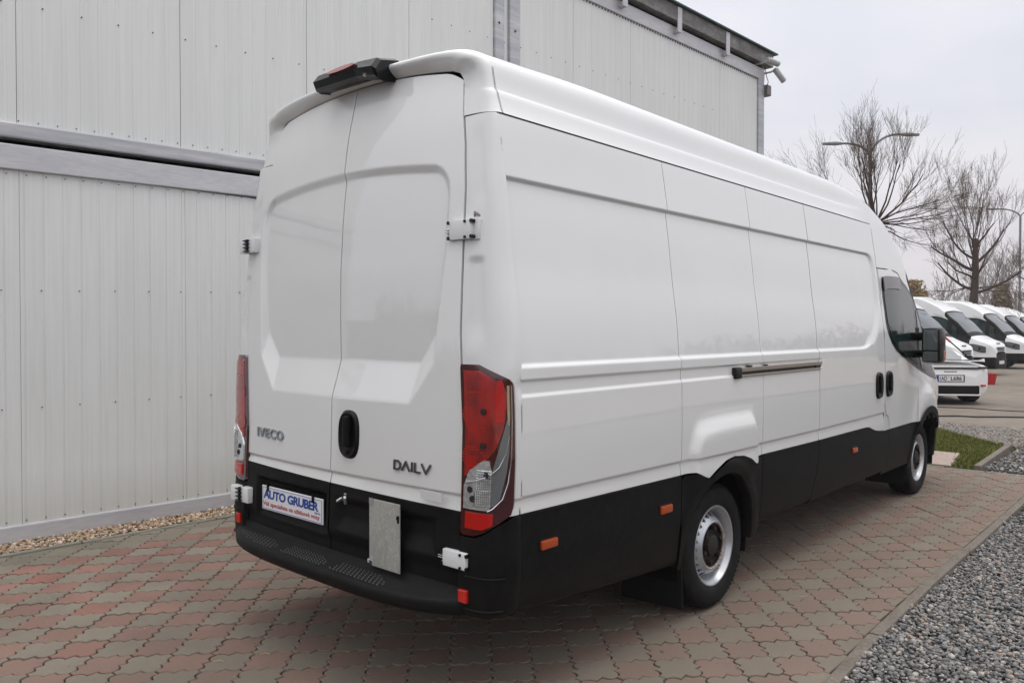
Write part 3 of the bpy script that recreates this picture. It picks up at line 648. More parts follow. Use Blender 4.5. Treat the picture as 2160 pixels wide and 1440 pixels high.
# front half: lofted cab -------------------------------------------------
HX_ = [0, 4.0, 4.25, 4.47, 4.74, 4.88, 5.0, 5.26, 5.475, 5.56, 5.64, 5.91, 6.06, 6.2, 6.33, 6.5, 6.75, 6.88, 6.94, 6.97]
HZ_ = [2.752, 2.752, 2.742, 2.715, 2.640, 2.585, 2.53, 2.39, 2.235, 2.13, 2.03, 1.80, 1.62, 1.46, 1.33, 1.235, 1.15, 1.06, .95, .80]
def hcrown(x): return np.interp(x, HX_, HZ_)
def tap(x, z):
    lo = np.interp(x, [0, 6.1, 6.4, 6.65, 6.85, 6.93, 6.97], [1, 1, .965, .90, .80, .68, .5]); hi = np.interp(x, [0, 5.0, 5.6, 6.2, 6.5, 6.8, 6.97], [1, 1, .965, .90, .84, .70, .5])
    w = ss(z, .95, 1.4); return lo * (1 - w) + hi * w
def loft(x, nz=26, zlow=.36):
    h = float(hcrown(x)); r = .11 if x < 6.3 else .09; zc = max(h - r, zlow + .1); zs = np.concatenate([np.linspace(zlow, min(.717, zc - .02), 8), np.linspace(min(.719, zc - .01), zc, nz - 8)])
    y = S(zs) * tap(x, zs)
    fb = .030 * ss(.33 - np.hypot((x - 5.86) / 1.35, (zs - .72) / .9 * 1), 0, .09) * (zs > .6); y = y + fb
    y = y - .006 * (1 - ss(zs, .852, .868)) * (zs > .7)
    pts = [(x, a, b) for a, b in zip(y, zs)]; yc = y[-1]; ri = .10
    for q in np.linspace(0, 1, 7)[1:]:
        a = q * math.pi / 2; pts.append((x, yc - ri * (1 - math.cos(a)), zc + (h - zc) * .62 * math.sin(a)))
    ye = pts[-1][1]; ze = pts[-1][2]
    for q in np.linspace(0, 1, 6)[1:]: pts.append((x, ye * (1 - q), ze + (h - ze) * math.sin(q * math.pi / 2)))
    return np.array(pts)
def cab(parent, x0, fine, paint, black, glassm, sides=(-1, 1), tail=None):
    xs = sorted(set(np.round(list(np.arange(x0, 6.97, fine)) + [4.617, 5.56, 5.64, 6.2, 6.33, 6.88, 6.94, 6.97], 3))); xs = [x for x in xs if x >= x0]
    n2 = []
    A = [loft(x) for x in xs]; P = np.array([np.concatenate([a * (1, -1, 1), (a[::-1])[1:]]) for a in A])
    nu, nv = P.shape[:2]; half = len(A[0])
    C4 = (P[:-1, :-1] + P[1:, :-1] + P[1:, 1:] + P[:-1, 1:]) / 4
    cx_, cy_, cz_ = C4[..., 0], np.abs(C4[..., 1]), C4[..., 2]
    wheel = (np.hypot(cx_ - 5.85, cz_ - .345) < .43) & (cy_ > .7)
    top = cz_ > (hcrown(cx_) - .075)
    ws = top & (cx_ > 5.56) & (cx_ < 6.24) & (cy_ < .78)
    sill = (~top) & (cz_ < .7185) & (cx_ < 6.3); bump = (cx_ >= 6.3) & (cz_ < .62)
    hood = top & (cx_ >= 6.28); roofc = (cz_ > 2.03) & (cx_ < 5.7)
    door = (~wheel) & (cx_ < 5.55) & (~sill) & (~roofc)
    cowl = (top & (cx_ > 6.2) & (cx_ < 6.36)) | ((cx_ > 5.50) & (cx_ < 6.36) & (cz_ > hcrown(cx_) - .22) & (cz_ > 1.2) & ~ws)
    used = np.zeros_like(ws); out = {}
    for nm, mk, mm in (('wheel_gap', wheel, None), ('windscreen', ws, glassm), ('windscreen_surround', cowl, black), ('lower_cladding', sill, black), ('front_bumper', bump, black), ('bonnet', hood, paint), ('cab_roof', roofc, paint), ('cab_door', door, paint), ('front_wing', np.ones_like(ws), paint)):
        k = mk & ~used; used |= k
        if mm is None or not k.any(): continue
        if nm in ('cab_door', 'front_wing', 'lower_cladding'):
            for sg in (-1, 1):
                kk = k & (np.sign(C4[..., 1]) == sg)
                if kk.any(): out[nm, sg] = grid_patch(nm, P, mm, parent, mask=kk, flip=False)
        else: out[nm] = grid_patch(nm, P, mm, parent, mask=k, flip=False)
    mb = MB(); mb.F = [tuple(range(nv))]; mb.V = [tuple(p) for p in P[-1]]; mb.build('grille', black, parent)
    return out
def cs(x, z, off=0.0, s=-1):
    """point on the cab side at (x, z)"""
    h = float(hcrown(x)); zc = max(h - .11, .46)
    if z <= zc: 
        y = S(z) * tap(x, z) + .030 * ss(.33 - math.hypot((x - 5.86) / 1.35, (z - .72) / .9), 0, .09) * (z > .6)
    else:
        yc = S(zc) * tap(x, zc); q = min(1, (z - zc) / (.11 * .62)); a = math.asin(q); y = yc - .10 * (1 - math.cos(a))
    return (x, s * (float(y) + off), z)
def patch_on_side(name, poly, m, parent, off, s=-1, thick=.004, n=9):
    """side window: a fan of strips between the lower and upper outlines [(x, zlow, zhigh)]"""
    P = np.array([[cs(x, z0 + (z1 - z0) * t, off, s) for t in np.linspace(0, 1, n)] for x, z0, z1 in poly])
    return grid_patch(name, P, m, parent, flip=(s > 0), flange=(0, -s * thick * 2, 0))
def ribbon(mb, pts, w=.005, off=.0012, s=-1, f=cs):
    pts = [np.array(f(x, z, off, s)) for x, z in pts]
    for a, b in zip(pts, pts[1:]):
        d = b - a; L = np.linalg.norm(d)
        if L < 1e-6: continue
        d /= L; n = np.cross(d, (0, 1, 0)); n /= np.linalg.norm(n); q = n * w / 2; k = len(mb.V)
        mb.add([a - q, b - q, b + q, a + q], [(0, 1, 2, 3)])
cabp = cab(VAN, 4.614, .07, PAINT, BPLA, GLASS2)
WIN = [(4.685, 1.60, 1.90), (4.70, 1.555, 1.955), (4.73, 1.50, 1.974), (4.80, 1.43, 1.980), (4.92, 1.361, 1.984), (5.06, 1.320, 1.987), (5.19, 1.291, 1.985), (5.30, 1.265, 1.975), (5.45, 1.228, 1.935), (5.6, 1.19, 1.87), (5.75, 1.158, 1.77), (5.9, 1.125, 1.64), (6.05, 1.09, 1.48), (6.2, 1.07, 1.30), (6.3, 1.06, 1.18)]
def cabside(parent, s, glass, frame):
    fr = patch_on_side('window_frame', WIN, frame, parent, .004, s)
    inner = [(x, z0 + .035, z1 - .045) for x, z0, z1 in WIN if 4.70 < x < 5.62]
    inner[0] = (4.715, 1.60, 1.90); patch_on_side('window_pane', inner, glass, fr, .008, s)
    q = [(x, z0 + .03, z1 - .05) for x, z0, z1 in WIN if 5.64 < x < 6.0]; patch_on_side('quarter_pane', q, glass, fr, .008, s)
    return fr
for s in (-1, 1):
    fr = cabside(VAN, s, GLASS, BGLO)
    # rain deflector along the top of the door glass
    d = [(x, z1 - .10, z1 + .004) for x, z0, z1 in WIN if 4.69 < x < 5.2]; patch_on_side('rain_deflector', d, mat('smoke_plastic', (0.05, 0.045, 0.043), 0.25, coat=.4), VAN, .020, s)
    mb = MB(); mb2 = MB(); mb3 = MB(); ribbon(mb, [(4.63, 2.03), (4.64, 1.8), (4.618, 1.5), (4.623, .9), (4.66, .845), (4.71, .83), (4.735, .79), (4.742, .70), (4.735, .55), (4.75, .40)], .006, s=s)
    ribbon(mb2, [(4.60, 2.04), (4.8, 2.045), (5.06, 2.043), (5.2, 2.03), (5.3, 1.98), (5.5, 1.91)], .008, s=s); ribbon(mb3, [(5.58, 1.19), (5.56, 1.0), (5.5, .75), (5.45, .4)], .006, s=s)
    for q_ in (mb, mb2, mb3): q_.build('door_seal_gap', DARK, VAN)  # dark ribbons on the skin stand in for the shaded door gaps
# roof --------------------------------------------------------------------
RZ = [2.405, 2.425, 2.45, 2.475, 2.494, 2.500, 2.506, 2.512, 2.54, 2.57, 2.60, 2.63, 2.655, 2.675, 2.69, 2.703, 2.713, 2.722, 2.730, 2.738, 2.744, 2.749, 2.752]
RY = [.883, .874, .866, .858, .853, .849, .844, .842, .836, .831, .826, .818, .806, .788, .765, .735, .70, .65, .58, .48, .34, .18, 0]
RR = [(y, z) for y, z in zip(RY, RZ)]; RFULL = [(-y, z) for y, z in RR] + [(y * LF, z) for y, z in RR[::-1][1:]]
def resample(P, n):
    P = np.asarray(P); L = np.concatenate([[0], np.cumsum(np.linalg.norm(np.diff(P, axis=0), axis=1))]); t = np.linspace(0, L[-1], n); return np.stack([np.interp(t, L, P[:, k]) for k in range(P.shape[1])], 1)
_fl = []
for s_ in (1,):
    a = loft(4.614)[:, 1:]; k = np.argmax(a[:, 1] > 2.405); st = np.array([np.interp(2.405, a[:k + 1, 1], a[:k + 1, 0]), 2.405]); a = np.vstack([st, a[k:]])
    L0 = np.array(RR); t0 = np.concatenate([[0], np.cumsum(np.linalg.norm(np.diff(L0, axis=0), axis=1))]); t0 /= t0[-1]; La = np.concatenate([[0], np.cumsum(np.linalg.norm(np.diff(a, axis=0), axis=1))]); La /= La[-1]
    _fl = [(float(np.interp(t, La, a[:, 0])), float(np.interp(t, La, a[:, 1]))) for t in t0]
FLF = [(-y, z) for y, z in _fl] + [(y, z) for y, z in _fl[::-1][1:]]
def roof_row(x):
    w = float(ss(x, 4.0, 4.614)); h = float(hcrown(x)); kz = (h - 2.405) / (2.752 - 2.405); kf = (h - 2.405) / (float(hcrown(4.614)) - 2.405)
    dz = .020 * (1 - float(ss(x, .16, .9)))
    return [(x, y0 * (1 - w) + y1 * w, - dz * float(ss(z0, 2.6, 2.69)) + (2.405 + (z0 - 2.405) * kz) * (1 - w) + (2.405 + (z1 - 2.405) * kf) * w) for (y0, z0), (y1, z1) in zip(RFULL, FLF)]
def roof_row_old(x): 
    k = (hcrown(x) - 2.38) / (2.752 - 2.38) if x > 4.0 else 1
    return [(x, y * (1 - .01 * ss(x, 4.2, 4.6)), 2.405 + (z - 2.405) * max(k, .1) - .003 * ss(x, 4.3, 4.6)) for y, z in RFULL]
xs = list(np.arange(.16, 4.0, .25)) + [4.0, 4.1] + list(np.arange(4.2, 4.6, .05)) + [4.6125]
grid_patch('roof_panel', np.array([roof_row(x) for x in xs]), PAINT, VAN)
def ztd(y): return 2.668 - .055 * (abs(y) / .65) ** 2.2
rows = []
for (y, z) in RFULL:
    s = -1 if y < 0 else 1; a = abs(y) / (LF if s > 0 else 1); A = float(ss(z, 2.54, 2.66))
    if z <= 2.60: D = np.array([XR(.75, z), s * yd(z, s), z])
    else:
        t = np.interp(z, [2.60, 2.655, 2.675], [0, .35, .5]) if z < 2.675 else None
        ye = yd(2.60, s)
        if t is not None: yy = ye * (1 - .06 * t * 2); D = np.array([XR(yy, 2.61), s * yy, 2.60 + (ztd(ye * .94) - 2.60) * t * 2])
        else: yy = ye * .94 * a / .788; D = np.array([XR(yy, ztd(yy)), s * yy, ztd(yy)])
    R0 = np.array([.16, y, z - .020 * float(ss(z, 2.6, 2.69))]); P3 = R0; P2 = R0 + (-.055 - .03 * A, 0, 0)
    lowH = D + (0, s * .55 * (abs(y) - abs(D[1])), 0); Bk = float(np.clip(1 - (a / .60) ** 6, 0, 1))
    hiH = D + (-.046 - .022 * Bk, s * .012, .036 + .012 * (1 - Bk)); P1 = lowH * (1 - A) + hiH * A
    ts = np.linspace(0, 1, 15); rows.append([P3 * (1 - t) ** 3 + 3 * P2 * t * (1 - t) ** 2 + 3 * P1 * t * t * (1 - t) + D * t ** 3 for t in ts])
P = np.array(rows).transpose(1, 0, 2)
grid_patch('roof_rear_cap', P, PAINT, VAN, flip=True, flange=(.012, 0, 0))
# gutter line and roof joint line
GUT = mat('gutter_sealer', (0.10, 0.095, 0.09), .6)
for s in (-1, 1):
    mb = MB(); k = 1 if s < 0 else LF
    mb.tube([(x, s * (.880) * k, 2.398) for x in (.13, 2, 4.6)], .0032, 6)
    mb.tube([(.13, s * .880 * k, 2.398), (.12, s * .86 * k, 2.397), (.105, s * .81 * k, 2.392), (.10, s * yd(2.39, s) * 1.0, 2.388)], .0025, 6)
    mb.build('roof_gutter', GUT, VAN)
# rear corner posts ----------------------------------------------------------
def corner(u, z, s, off=0.0):
    """u=0 at the door edge, u=1 at the side seam"""
    y0 = float(yd(z, s)); x0 = float(XR(y0, z)) + .004; y3 = float(S(z)) * (1 if s < 0 else LF); x3 = .128
    hb = .016 * ss(z, 1.6, 1.7) * (1 - ss(z, 2.02, 2.12)) * 0
    P0 = np.array([x0, y0 + .004]); P3 = np.array([x3, y3]); P1 = P0 + (.0 + hb, .72 * (y3 - y0)); P2 = P3 - (.80 * (x3 - x0), 0)
    p = P0 * (1 - u) ** 3 + 3 * P1 * u * (1 - u) ** 2 + 3 * P2 * u * u * (1 - u) + P3 * u ** 3
    d = 3 * ((P1 - P0) * (1 - u) ** 2 + 2 * (P2 - P1) * u * (1 - u) + (P3 - P2) * u * u); d /= np.linalg.norm(d) + 1e-9
    n = np.array([-d[1], d[0]]); p = p + n * off
    # pressed groove running down the post
    return np.array([p[0], s * p[1], z])
us = np.concatenate([np.linspace(0, 1, 19)])
def post_off(u, z):
    o = -.010 * ss(z, 1.92, 2.0) * 0; g = .009 * ss(z, 1.46, 1.58) * (1 - ss(z, 1.80, 1.835)) * (ss(u, .06, .12) * (1 - ss(u, .30, .36)))
    g2 = .008 * ss(z, 2.03, 2.07) * (1 - ss(z, 2.30, 2.36)) * (ss(u, .10, .2) * (1 - ss(u, .34, .42)))
    zl = .885; return -g - .5 * g2 - .007 * (1 - ss(z, zl - .006, zl + .006)) * (1 - .7 * ss(zl - z, .01, .06)) - .006 * ss(z, 1.284, 1.290) * (1 - ss(z, 1.340, 1.345)) * ss(u, .88, .93)
for s in (-1, 1):
    zs = uz(np.arange(.826, 2.392, .03), np.arange(1.50, 1.56, .008), np.arange(1.79, 1.84, .008), np.arange(.872, .897, .004), [2.400])
    P = np.array([[corner(u, z, s, post_off(u, z)) for z in zs] for u in us])
    grid_patch('corner_post', P, PAINT, VAN, flip=(s > 0), flange=(.014, 0, 0))
# added blackout shell, no van part: keeps the inside dark and closes the gaps
xs = [.155, .2, 1, 2, 3, 4, 4.6]; P = np.array([[(x, -S(z) + .04, z) for z in np.linspace(.87, 2.4, 8)] + [(x, -.7, 2.6), (x, 0, 2.68), (x, .66, 2.6)] + [(x, (S(z) - .04) * LF - .01, z) for z in np.linspace(2.4, .87, 8)] for x in xs])
o = grid_patch('blackout_shell', P, DARK, VAN, smooth=False)
P0 = [(.155, -.93, .46)] + [tuple(p) for p in P[0]] + [(.155, .90, .46)]; mb = MB(); mb.V = P0; mb.F = [tuple(range(len(P0)))]; mb.build('blackout_rear', DARK, VAN)
mb = MB(); mb.V = [(.155, -.93, .46), (.155, .90, .46), (.155, .84, 2.5), (.155, -.85, 2.5)]; mb.F = [(0, 1, 2, 3)]
# rear doors -----------------------------------------------------------------
def rear_mask(y, z):
    """0 on the frame of the door, 1 inside the pressed recess"""
    ay = np.abs(y); wt = (2.262 - .11 * ay ** 2 - z) / .034; wb = (z - 1.238) / .165
    we = (.700 - .10 * np.clip(1.9 - z, 0, 1) - ay) / .022
    nx_, nz_ = .79, -.613                                     # sloping lower corners
    dg = -((ay - .52) * nx_ + (z - 1.24) * nz_) / .085
    # rounded top corner
    r = .11; yc = .70 - r; zc_ = 2.262 - .11 * ay ** 2 - r; cn = (ay > yc) & (z > zc_); rc = (r - np.hypot(ay - yc, z - zc_)) / .03
    w = np.minimum(np.minimum(wt, wb), np.minimum(we, dg)); w = np.where(cn, np.minimum(w, rc), w)
    return np.clip(w, 0, 1)
def door_x(y, z):
    base = np.interp(z, ZGX, ZGY) + .03 * (np.abs(y) / .8) ** 2; w = rear_mask(y, z)
    dep = np.interp(z, [1.2, 1.40, 1.6, 1.8, 2.0, 2.3], [.046, .045, .032, .022, .018, .017]); w = w * (1 - .0 * w)
    zl = .896; bel = .0085 * (1 - ss(z, zl - .007, zl + .006)) * (1 - .8 * ss(zl - z, .01, .05))
    return base + dep * w + bel
def rear_door(s):
    ys = np.linspace(0, 1, 116); zlo = .846
    zs = uz(np.arange(.86, 1.2, .03), np.arange(1.2, 1.52, .009), np.arange(1.52, 2.12, .02), np.arange(2.12, 2.28, .0075), np.arange(2.28, 2.56, .02), [.846], np.arange(.88, .912, .004), np.linspace(2.56, 2.66, 14))
    nz_ = len(zs); P = np.zeros((len(ys), nz_, 3))
    for i, u in enumerate(ys):
        for j, z in enumerate(zs):
            zr = z; e = yd(min(z, 2.56), s) - .004; y = G * 1.2 + u * (e - G * 1.2)
            if z > 2.40:                                      # arched top edge with a rounded corner
                t = (z - 2.40) / .26; c = max(0, (u - .88) / .12); ye = yd(2.58, s) * u; ztop = ztd(ye) - .006 - .035 * c ** 3
                zr = 2.40 + t * (ztop - 2.40); y = G * 1.2 + u * (yd(zr, s) - .004 - G * 1.2)
            P[i, j] = (door_x(y, zr), s * y, zr if z > .86 else zr + (.845 + .012 * s * u - .846))
    return grid_patch('rear_door', P, PAINT, VAN, flip=(s < 0), flange=(.014, 0, 0), label=None) if False else grid_patch('rear_door', P, PAINT, VAN, flip=(s < 0), flange=(.014, 0, 0))
RD = {s: rear_door(s) for s in (-1, 1)}
RD[-1]['label'] = 'right hand rear door with the black handle'; RD[1]['label'] = 'left hand rear door'
# black rubber seals along the door edges
for s in (-1, 1):
    mb = MB()
    for za, zb_ in zip(np.linspace(.56, 2.55, 40), np.linspace(.56, 2.55, 40)[1:]):
        a0, b0 = yd(za, s) - .006, yd(zb_, s) - .006; w = .012 if s < 0 else .007
        mb.add([(XR(a0, za) + .012, s * a0, za), (XR(b0, zb_) + .012, s * b0, zb_), (XR(b0, zb_) + .012, s * (b0 + w), zb_), (XR(a0, za) + .012, s * (a0 + w), za)], [(0, 1, 2, 3)])
    mb.build('door_seal_gap', DARK, VAN)
# black lower halves of the doors
def low_x(y, z, s):
    b = np.interp(z, ZGX, ZGY) + .03 * (np.abs(y) / .8) ** 2 - .002; ay = np.abs(y)
    if s > 0: m_ = np.minimum.reduce([(ay - .02) / .03, (.645 - ay) / .035, (.795 - z) / .02, (z - .60) / .05]); b = b + .040 * np.clip(m_, 0, 1)
    m2 = np.clip((z - .56) / .03, 0, 1); b = b + .016 * np.clip((.635 - z) / .05, 0, 1)
    if s < 0: m_ = np.minimum.reduce([(ay - .05) / .04, (.70 - ay) / .05, (.79 - z) / .03, (z - .64) / .06]); b = b + .022 * np.clip(m_, 0, 1)
    return b
for s in (-1, 1):
    P = np.array([[(low_x(G * 2 + u * (yd(.7, s) - .006 - 2 * G), z, s), s * (G * 2 + u * (yd(.7, s) - .006 - 2 * G)), z + (.010 * s * u if z > .83 else 0)) for z in np.concatenate([np.linspace(.535, .82, 30), [.841]])] for u in np.linspace(0, 1, 50)])
    grid_patch('lower_door_trim', P, BPLA, VAN, flip=(s < 0), flange=(.02, 0, 0))
def rsurf(y, z, d, f=door_x): return (float(f(np.array(y), np.array(z))) - .001 - d, y, z)
# badges
text_on('maker_badge', 'IVECO', (-.660, -.402, .996, 1.044), lambda u, v, d: rsurf(-u, v - .045 * 0 + .0 * u, d), mat('badge_grey', (0.30, 0.32, 0.34), .3, metal=.6), RD[1], bold=.014, ext=.007, spacing=1.16)
def stroke_letters(name, box, m, parent):
    """D, A without bar, I, L, Y drawn as wide flat strokes"""
    y0, y1, z0, z1 = box; Wd = (y1 - y0); h = z1 - z0; t = .0075; mb = MB(); cw = Wd / 5.0
    def bar(pts, w=t):
        for a, b in zip(pts, pts[1:]):
            a = np.array(a, float); b = np.array(b, float); d = b - a; L = np.linalg.norm(d); d /= L; n = np.array([-d[1], d[0]]) * w / 2
            q = [a - n - d * w * .35, b - n + d * w * .35, b + n + d * w * .35, a + n - d * w * .35]
            k = [rsurf(-p[0], p[1], .001) for p in q] + [rsurf(-p[0], p[1], .007) for p in q]
            mb.add(k, [(0, 1, 2, 3), (7, 6, 5, 4), (0, 4, 5, 1), (1, 5, 6, 2), (2, 6, 7, 3), (3, 7, 4, 0)])
    PX = [(0, .17), (.225, .43), (.50, .50), (.585, .72), (.77, 1.0)]
    def X(i, f): return y0 + Wd * (PX[i][0] + (PX[i][1] - PX[i][0]) * f)
    o = h
    bar([(X(0, 0), z0), (X(0, 0), z1), (X(0, .6), z1), (X(0, 1), z0 + h * .72), (X(0, 1), z0 + h * .28), (X(0, .6), z0), (X(0, 0), z0)])
    bar([(X(1, 0), z0), (X(1, .5), z1), (X(1, 1), z0)]); bar([(X(2, .45), z0), (X(2, .45), z1)]); bar([(X(3, 0), z1), (X(3, 0), z0), (X(3, 1), z0)])
    bar([(X(4, 0), z1), (X(4, .5), z0), (X(4, 1), z1)])
    return mb.build(name, m, parent)
stroke_letters('model_badge', (.444, .655, .960, .995), mat('badge_dark', (0.16, 0.16, 0.17), .2, metal=.8), RD[-1])
# handle: oval black recess dish with a grip
def superell(cy, cz, ry, rz, n=28, p=3.0):
    return [(cy + ry * abs(math.cos(a)) ** (2 / p) * math.copysign(1, math.cos(a)), cz + rz * abs(math.sin(a)) ** (2 / p) * math.copysign(1, math.sin(a))) for a in np.linspace(0, 2 * math.pi, n, endpoint=False)]
hc, hz_ = -.132, 1.076
mb = MB(); A = superell(hc, hz_, .074, .108, p=2.8); B = superell(hc, hz_, .062, .096, p=2.8); C_ = superell(hc, hz_, .050, .084, p=2.8)
n = len(A); V = [rsurf(y, z, -.001) for y, z in A] + [rsurf(y, z, .012) for y, z in B] + [rsurf(y, z, .010) for y, z in C_] + [rsurf(y, z, .003) for y, z in superell(hc, hz_, .044, .078)]
F = [(r * n + i, r * n + (i + 1) % n, (r + 1) * n + (i + 1) % n, (r + 1) * n + i) for r in range(3) for i in range(n)] + [tuple(range(3 * n, 4 * n))]
mb.V = V; mb.F = F; hd = mb.build('door_handle', HANDM, RD[-1], True, 50)
mb = MB().box(-.062, -.036, hc - .026, hc + .016, hz_ - .055, hz_ + .085, .012); mb.build('grip', BPLA, RD[-1])
MB().cyl((-.045, hc + .004, hz_ - .078), (1, 0, 0), .010, .02, 14).build('lock_barrel', HUBM, RD[-1])
# number plate board with dealer print
pl = MB().box(-.044, -.036, .052, .575, .640, .760, .004).build('number_plate', PLW, VAN); pl['label'] = 'white dealer plate with blue and red lettering'
def ps(u, v, d): return (-.0445 - d, -u, v - .0)
text_on('lettering', 'AUTO GRUBER', (-.560, -.085, .697, .742), ps, BLUET, pl, bold=.035, ext=.0008, spacing=.93, shear=.06)
text_on('lettering', 'Váš specialista na užitkové vozy', (-.562, -.075, .655, .682), ps, REDT, pl, bold=.012, ext=.0008)
text_on('lettering', 's.r.o.', (-.115, -.070, .684, .6935), ps, BLUET, pl, bold=.02, ext=.0008)
mb = MB(); 
for a in ((.060, .567, .752, .7535), (.060, .567, .6465, .648), (.0605, .062, .648, .7525), (.565, .5665, .648, .7525)): mb.box(-.0452, -.0440, *a)
mb.each('border_line', BLUET, pl)
mb = MB()
for y in (.515, .125): mb.box(-.052, -.040, y - .006, y + .006, .735, .775, .002)
mb.each('plate_clip', BGLO, pl); 
zp = MB().box(-.060, -.055, -.513, -.312, .535, .822, .003).build('metal_board', PLATEM, VAN); zp['label'] = 'bare galvanised sheet fixed on the right rear door'
mb = MB().box(-.054, -.030, -.335, -.290, .540, .556, .002); mb.build('bracket', GALV2, zp)
MB().box(-.0625, -.060, -.333, -.314, .536, .556).build('fixing_tab', CHR, zp); MB().box(-.0625, -.060, -.340, -.315, .800, .824).build('fixing_tab', GALV, zp)
mb = MB(); mb.cyl((-.0615, -.503, .765), (1, 0, 0), .007, .008, 8); mb.box(-.0635, -.0595, -.510, -.500, .745, .775); mb.build('latch', BGLO, zp)
MB().tube([(-.03, -.118, .795), (-.068, -.120, .790), (-.075, -.105, .780)], .008, 8).box(-.05, -.030, -.135, -.118, .765, .815, .003).build('lock_hook', CHR, VAN)
MB().box(-.040, -.036, -.74, -.62, .862, .905 - .008).build('sticker', mat('faint_sticker', (0.60, 0.60, 0.61), .4), RD[-1])
# high brake light with camera
mb = MB(); sec = [(-.020, .362, 2.800), (-.085, .362, 2.80)]
prof = lambda y, k: [(.12, y, 2.690 + k), (.030, y, 2.676 + k), (.004, y, 2.684 + k), (-.010, y, 2.714 + k * .8), (.020, y, 2.752 + k * .6), (.12, y, 2.772 + k * .6)]
ysr = [(.196, -.004), (.184, .0), (.130, .0), (-.13, -.004), (-.255, -.022), (-.274, -.040)]
P = np.array([prof(y, k) for y, k in ysr]); P[0, :, 0] += .012; P[-1, :, 0] += .01
P[:, :, 2] -= .006; P[:, :, 0] += .012
V = P.reshape(-1, 3); F = [tuple(f) for f in grid_faces(6, 6, True)] + [(i * 6 + 5, (i + 1) * 6 + 5, (i + 1) * 6, i * 6) for i in range(5)] + [tuple(range(6)), tuple(range(35, 29, -1))]
mb.V = V; mb.F = F; bl = mb.build('high_brake_light', BGLO, VAN)
mb = MB(); E_ = [(-.026 + .106 * math.cos(a), 2.728 + .015 * math.sin(a)) for a in np.linspace(0, 2 * math.pi, 20, endpoint=False)]
mb.poly_prism(E_, lambda u, v, t: (-.0010 - t + (v - 2.716) * .78, u, v), -.006, .004); mb.build('lens', mat('brake_lens', (.30, .02, .025), .2, coat=.8), bl)
MB().cyl((.018, -.195, 2.672), (1, 0, -.6), .013, .012, 12).build('camera_lens', CHR, bl)
# hinges ----------------------------------------------------------------------
def hinge(s, z0, z1, ya, yb, label, folded=False):
    """white hinge box bridging the door edge (y from ya to yb)"""
    ye = (ya + yb) / 2; xb = float(XR(abs(ya), (z0 + z1) / 2)); r = empty('door_hinge', (0, 0, 0)); r.parent = VAN; r['label'] = label
    a, b = min(ya, yb), max(ya, yb); h = z1 - z0
    if not folded:
        MB().box(xb - .030, xb - .002, a + .026, b - .026, z0 + .004, z1 - .003, .006).build('hinge_arm', WPLA, r, True)
        MB().box(xb - .012, xb + .02, a, a + .036, z0, z1, .006).build('hinge_leaf', WPLA, r, True); MB().box(xb - .014, xb + .02, b - .034, b, z0, z1 - .01, .006).build('hinge_leaf', WPLA, r, True)
        mb = MB()
        for y in (a + .022, b - .022):
            for z in (z0 + .012, z1 - .012): mb.cyl((xb - .020, y, z), (1, 0, 0), .0075, .026, 10)
        for z in (z0 + .012, z1 - .012): mb.cyl((xb - .032, a + .055, z), (1, 0, 0), .006, .006, 8)
        mb.each('hinge_pin', BGLO, r)
        mb = MB(); mb.box(xb - .028, xb - .010, b - .030, b + .002, z0 + .40 * h, z0 + .47 * h, .003).box(xb - .028, xb - .010, b - .030, b + .002, z0 + .52 * h, z0 + .58 * h, .003); mb.each('spring', CHR, r)
    else:
        MB().box(xb - .030, xb + .02, a, (a + b) / 2 - .012, z0, z1, .007).build('hinge_leaf', WPLA, r, True); MB().box(xb - .034, xb + .04, (a + b) / 2 + .012, b, z0, z1, .007).build('hinge_leaf', WPLA, r, True)
        mb = MB().cyl((xb - .028, (a + b) / 2, (z0 + z1) / 2), (0, 0, 1), .008, h * .9, 8)
        for k in range(4): mb.box(xb - .044, xb - .02, (a + b) / 2 - .028, (a + b) / 2 + .022, z0 + .08 * h + k * h * .25, z0 + .16 * h + k * h * .25, .003)
        mb.each('hinge_pin', BGLO, r)
    return r
hinge(-1, 1.893, 1.978, -.872, -.700, 'upper white hinge on the right door'); hinge(-1, .612, .686, -.902, -.720, 'lower white hinge on the right door')
hinge(1, 1.945, 2.020, .733, .885, 'upper white hinge on the left door', True); hinge(1, .645, .725, .700, .868, 'lower white hinge on the left door', True)
mb = MB().tube([(.055, -.83, 1.893), (.052, -.815, 1.868), (.05, -.80, 1.862), (.05, -.79, 1.872)], .0025, 5).tube([(.058, -.835, 1.985), (.045, -.845, 2.0), (.06, -.865, 1.985)], .007, 6); mb.each('hinge_cable', mat('cable_grey', (0.25, 0.22, 0.21), .5), VAN)
# tail lamps ------------------------------------------------------------------
def inv_corner(u_, v_, s):
    best = None
    for u in np.linspace(0, 1, 81):
        P = corner(u, 1.0, s); 
    return best
def lamp_strip(name, pts, s, m, parent, off, thick=.02, nz=26):
    """pts rows (z, u_inner, u_outer)"""
    zs_ = np.linspace(pts[0][0], pts[-1][0], nz); a = np.interp(zs_, [p[0] for p in pts], [p[1] for p in pts]); b = np.interp(zs_, [p[0] for p in pts], [p[2] for p in pts])
    P = np.array([[corner(float(a[i] + (b[i] - a[i]) * t), float(zs_[i]), s, off) for i in range(nz)] for t in np.linspace(0, 1, 12)])
    return grid_patch(name, P, m, parent, flip=(s > 0), flange=(.02, -s * .012, 0))
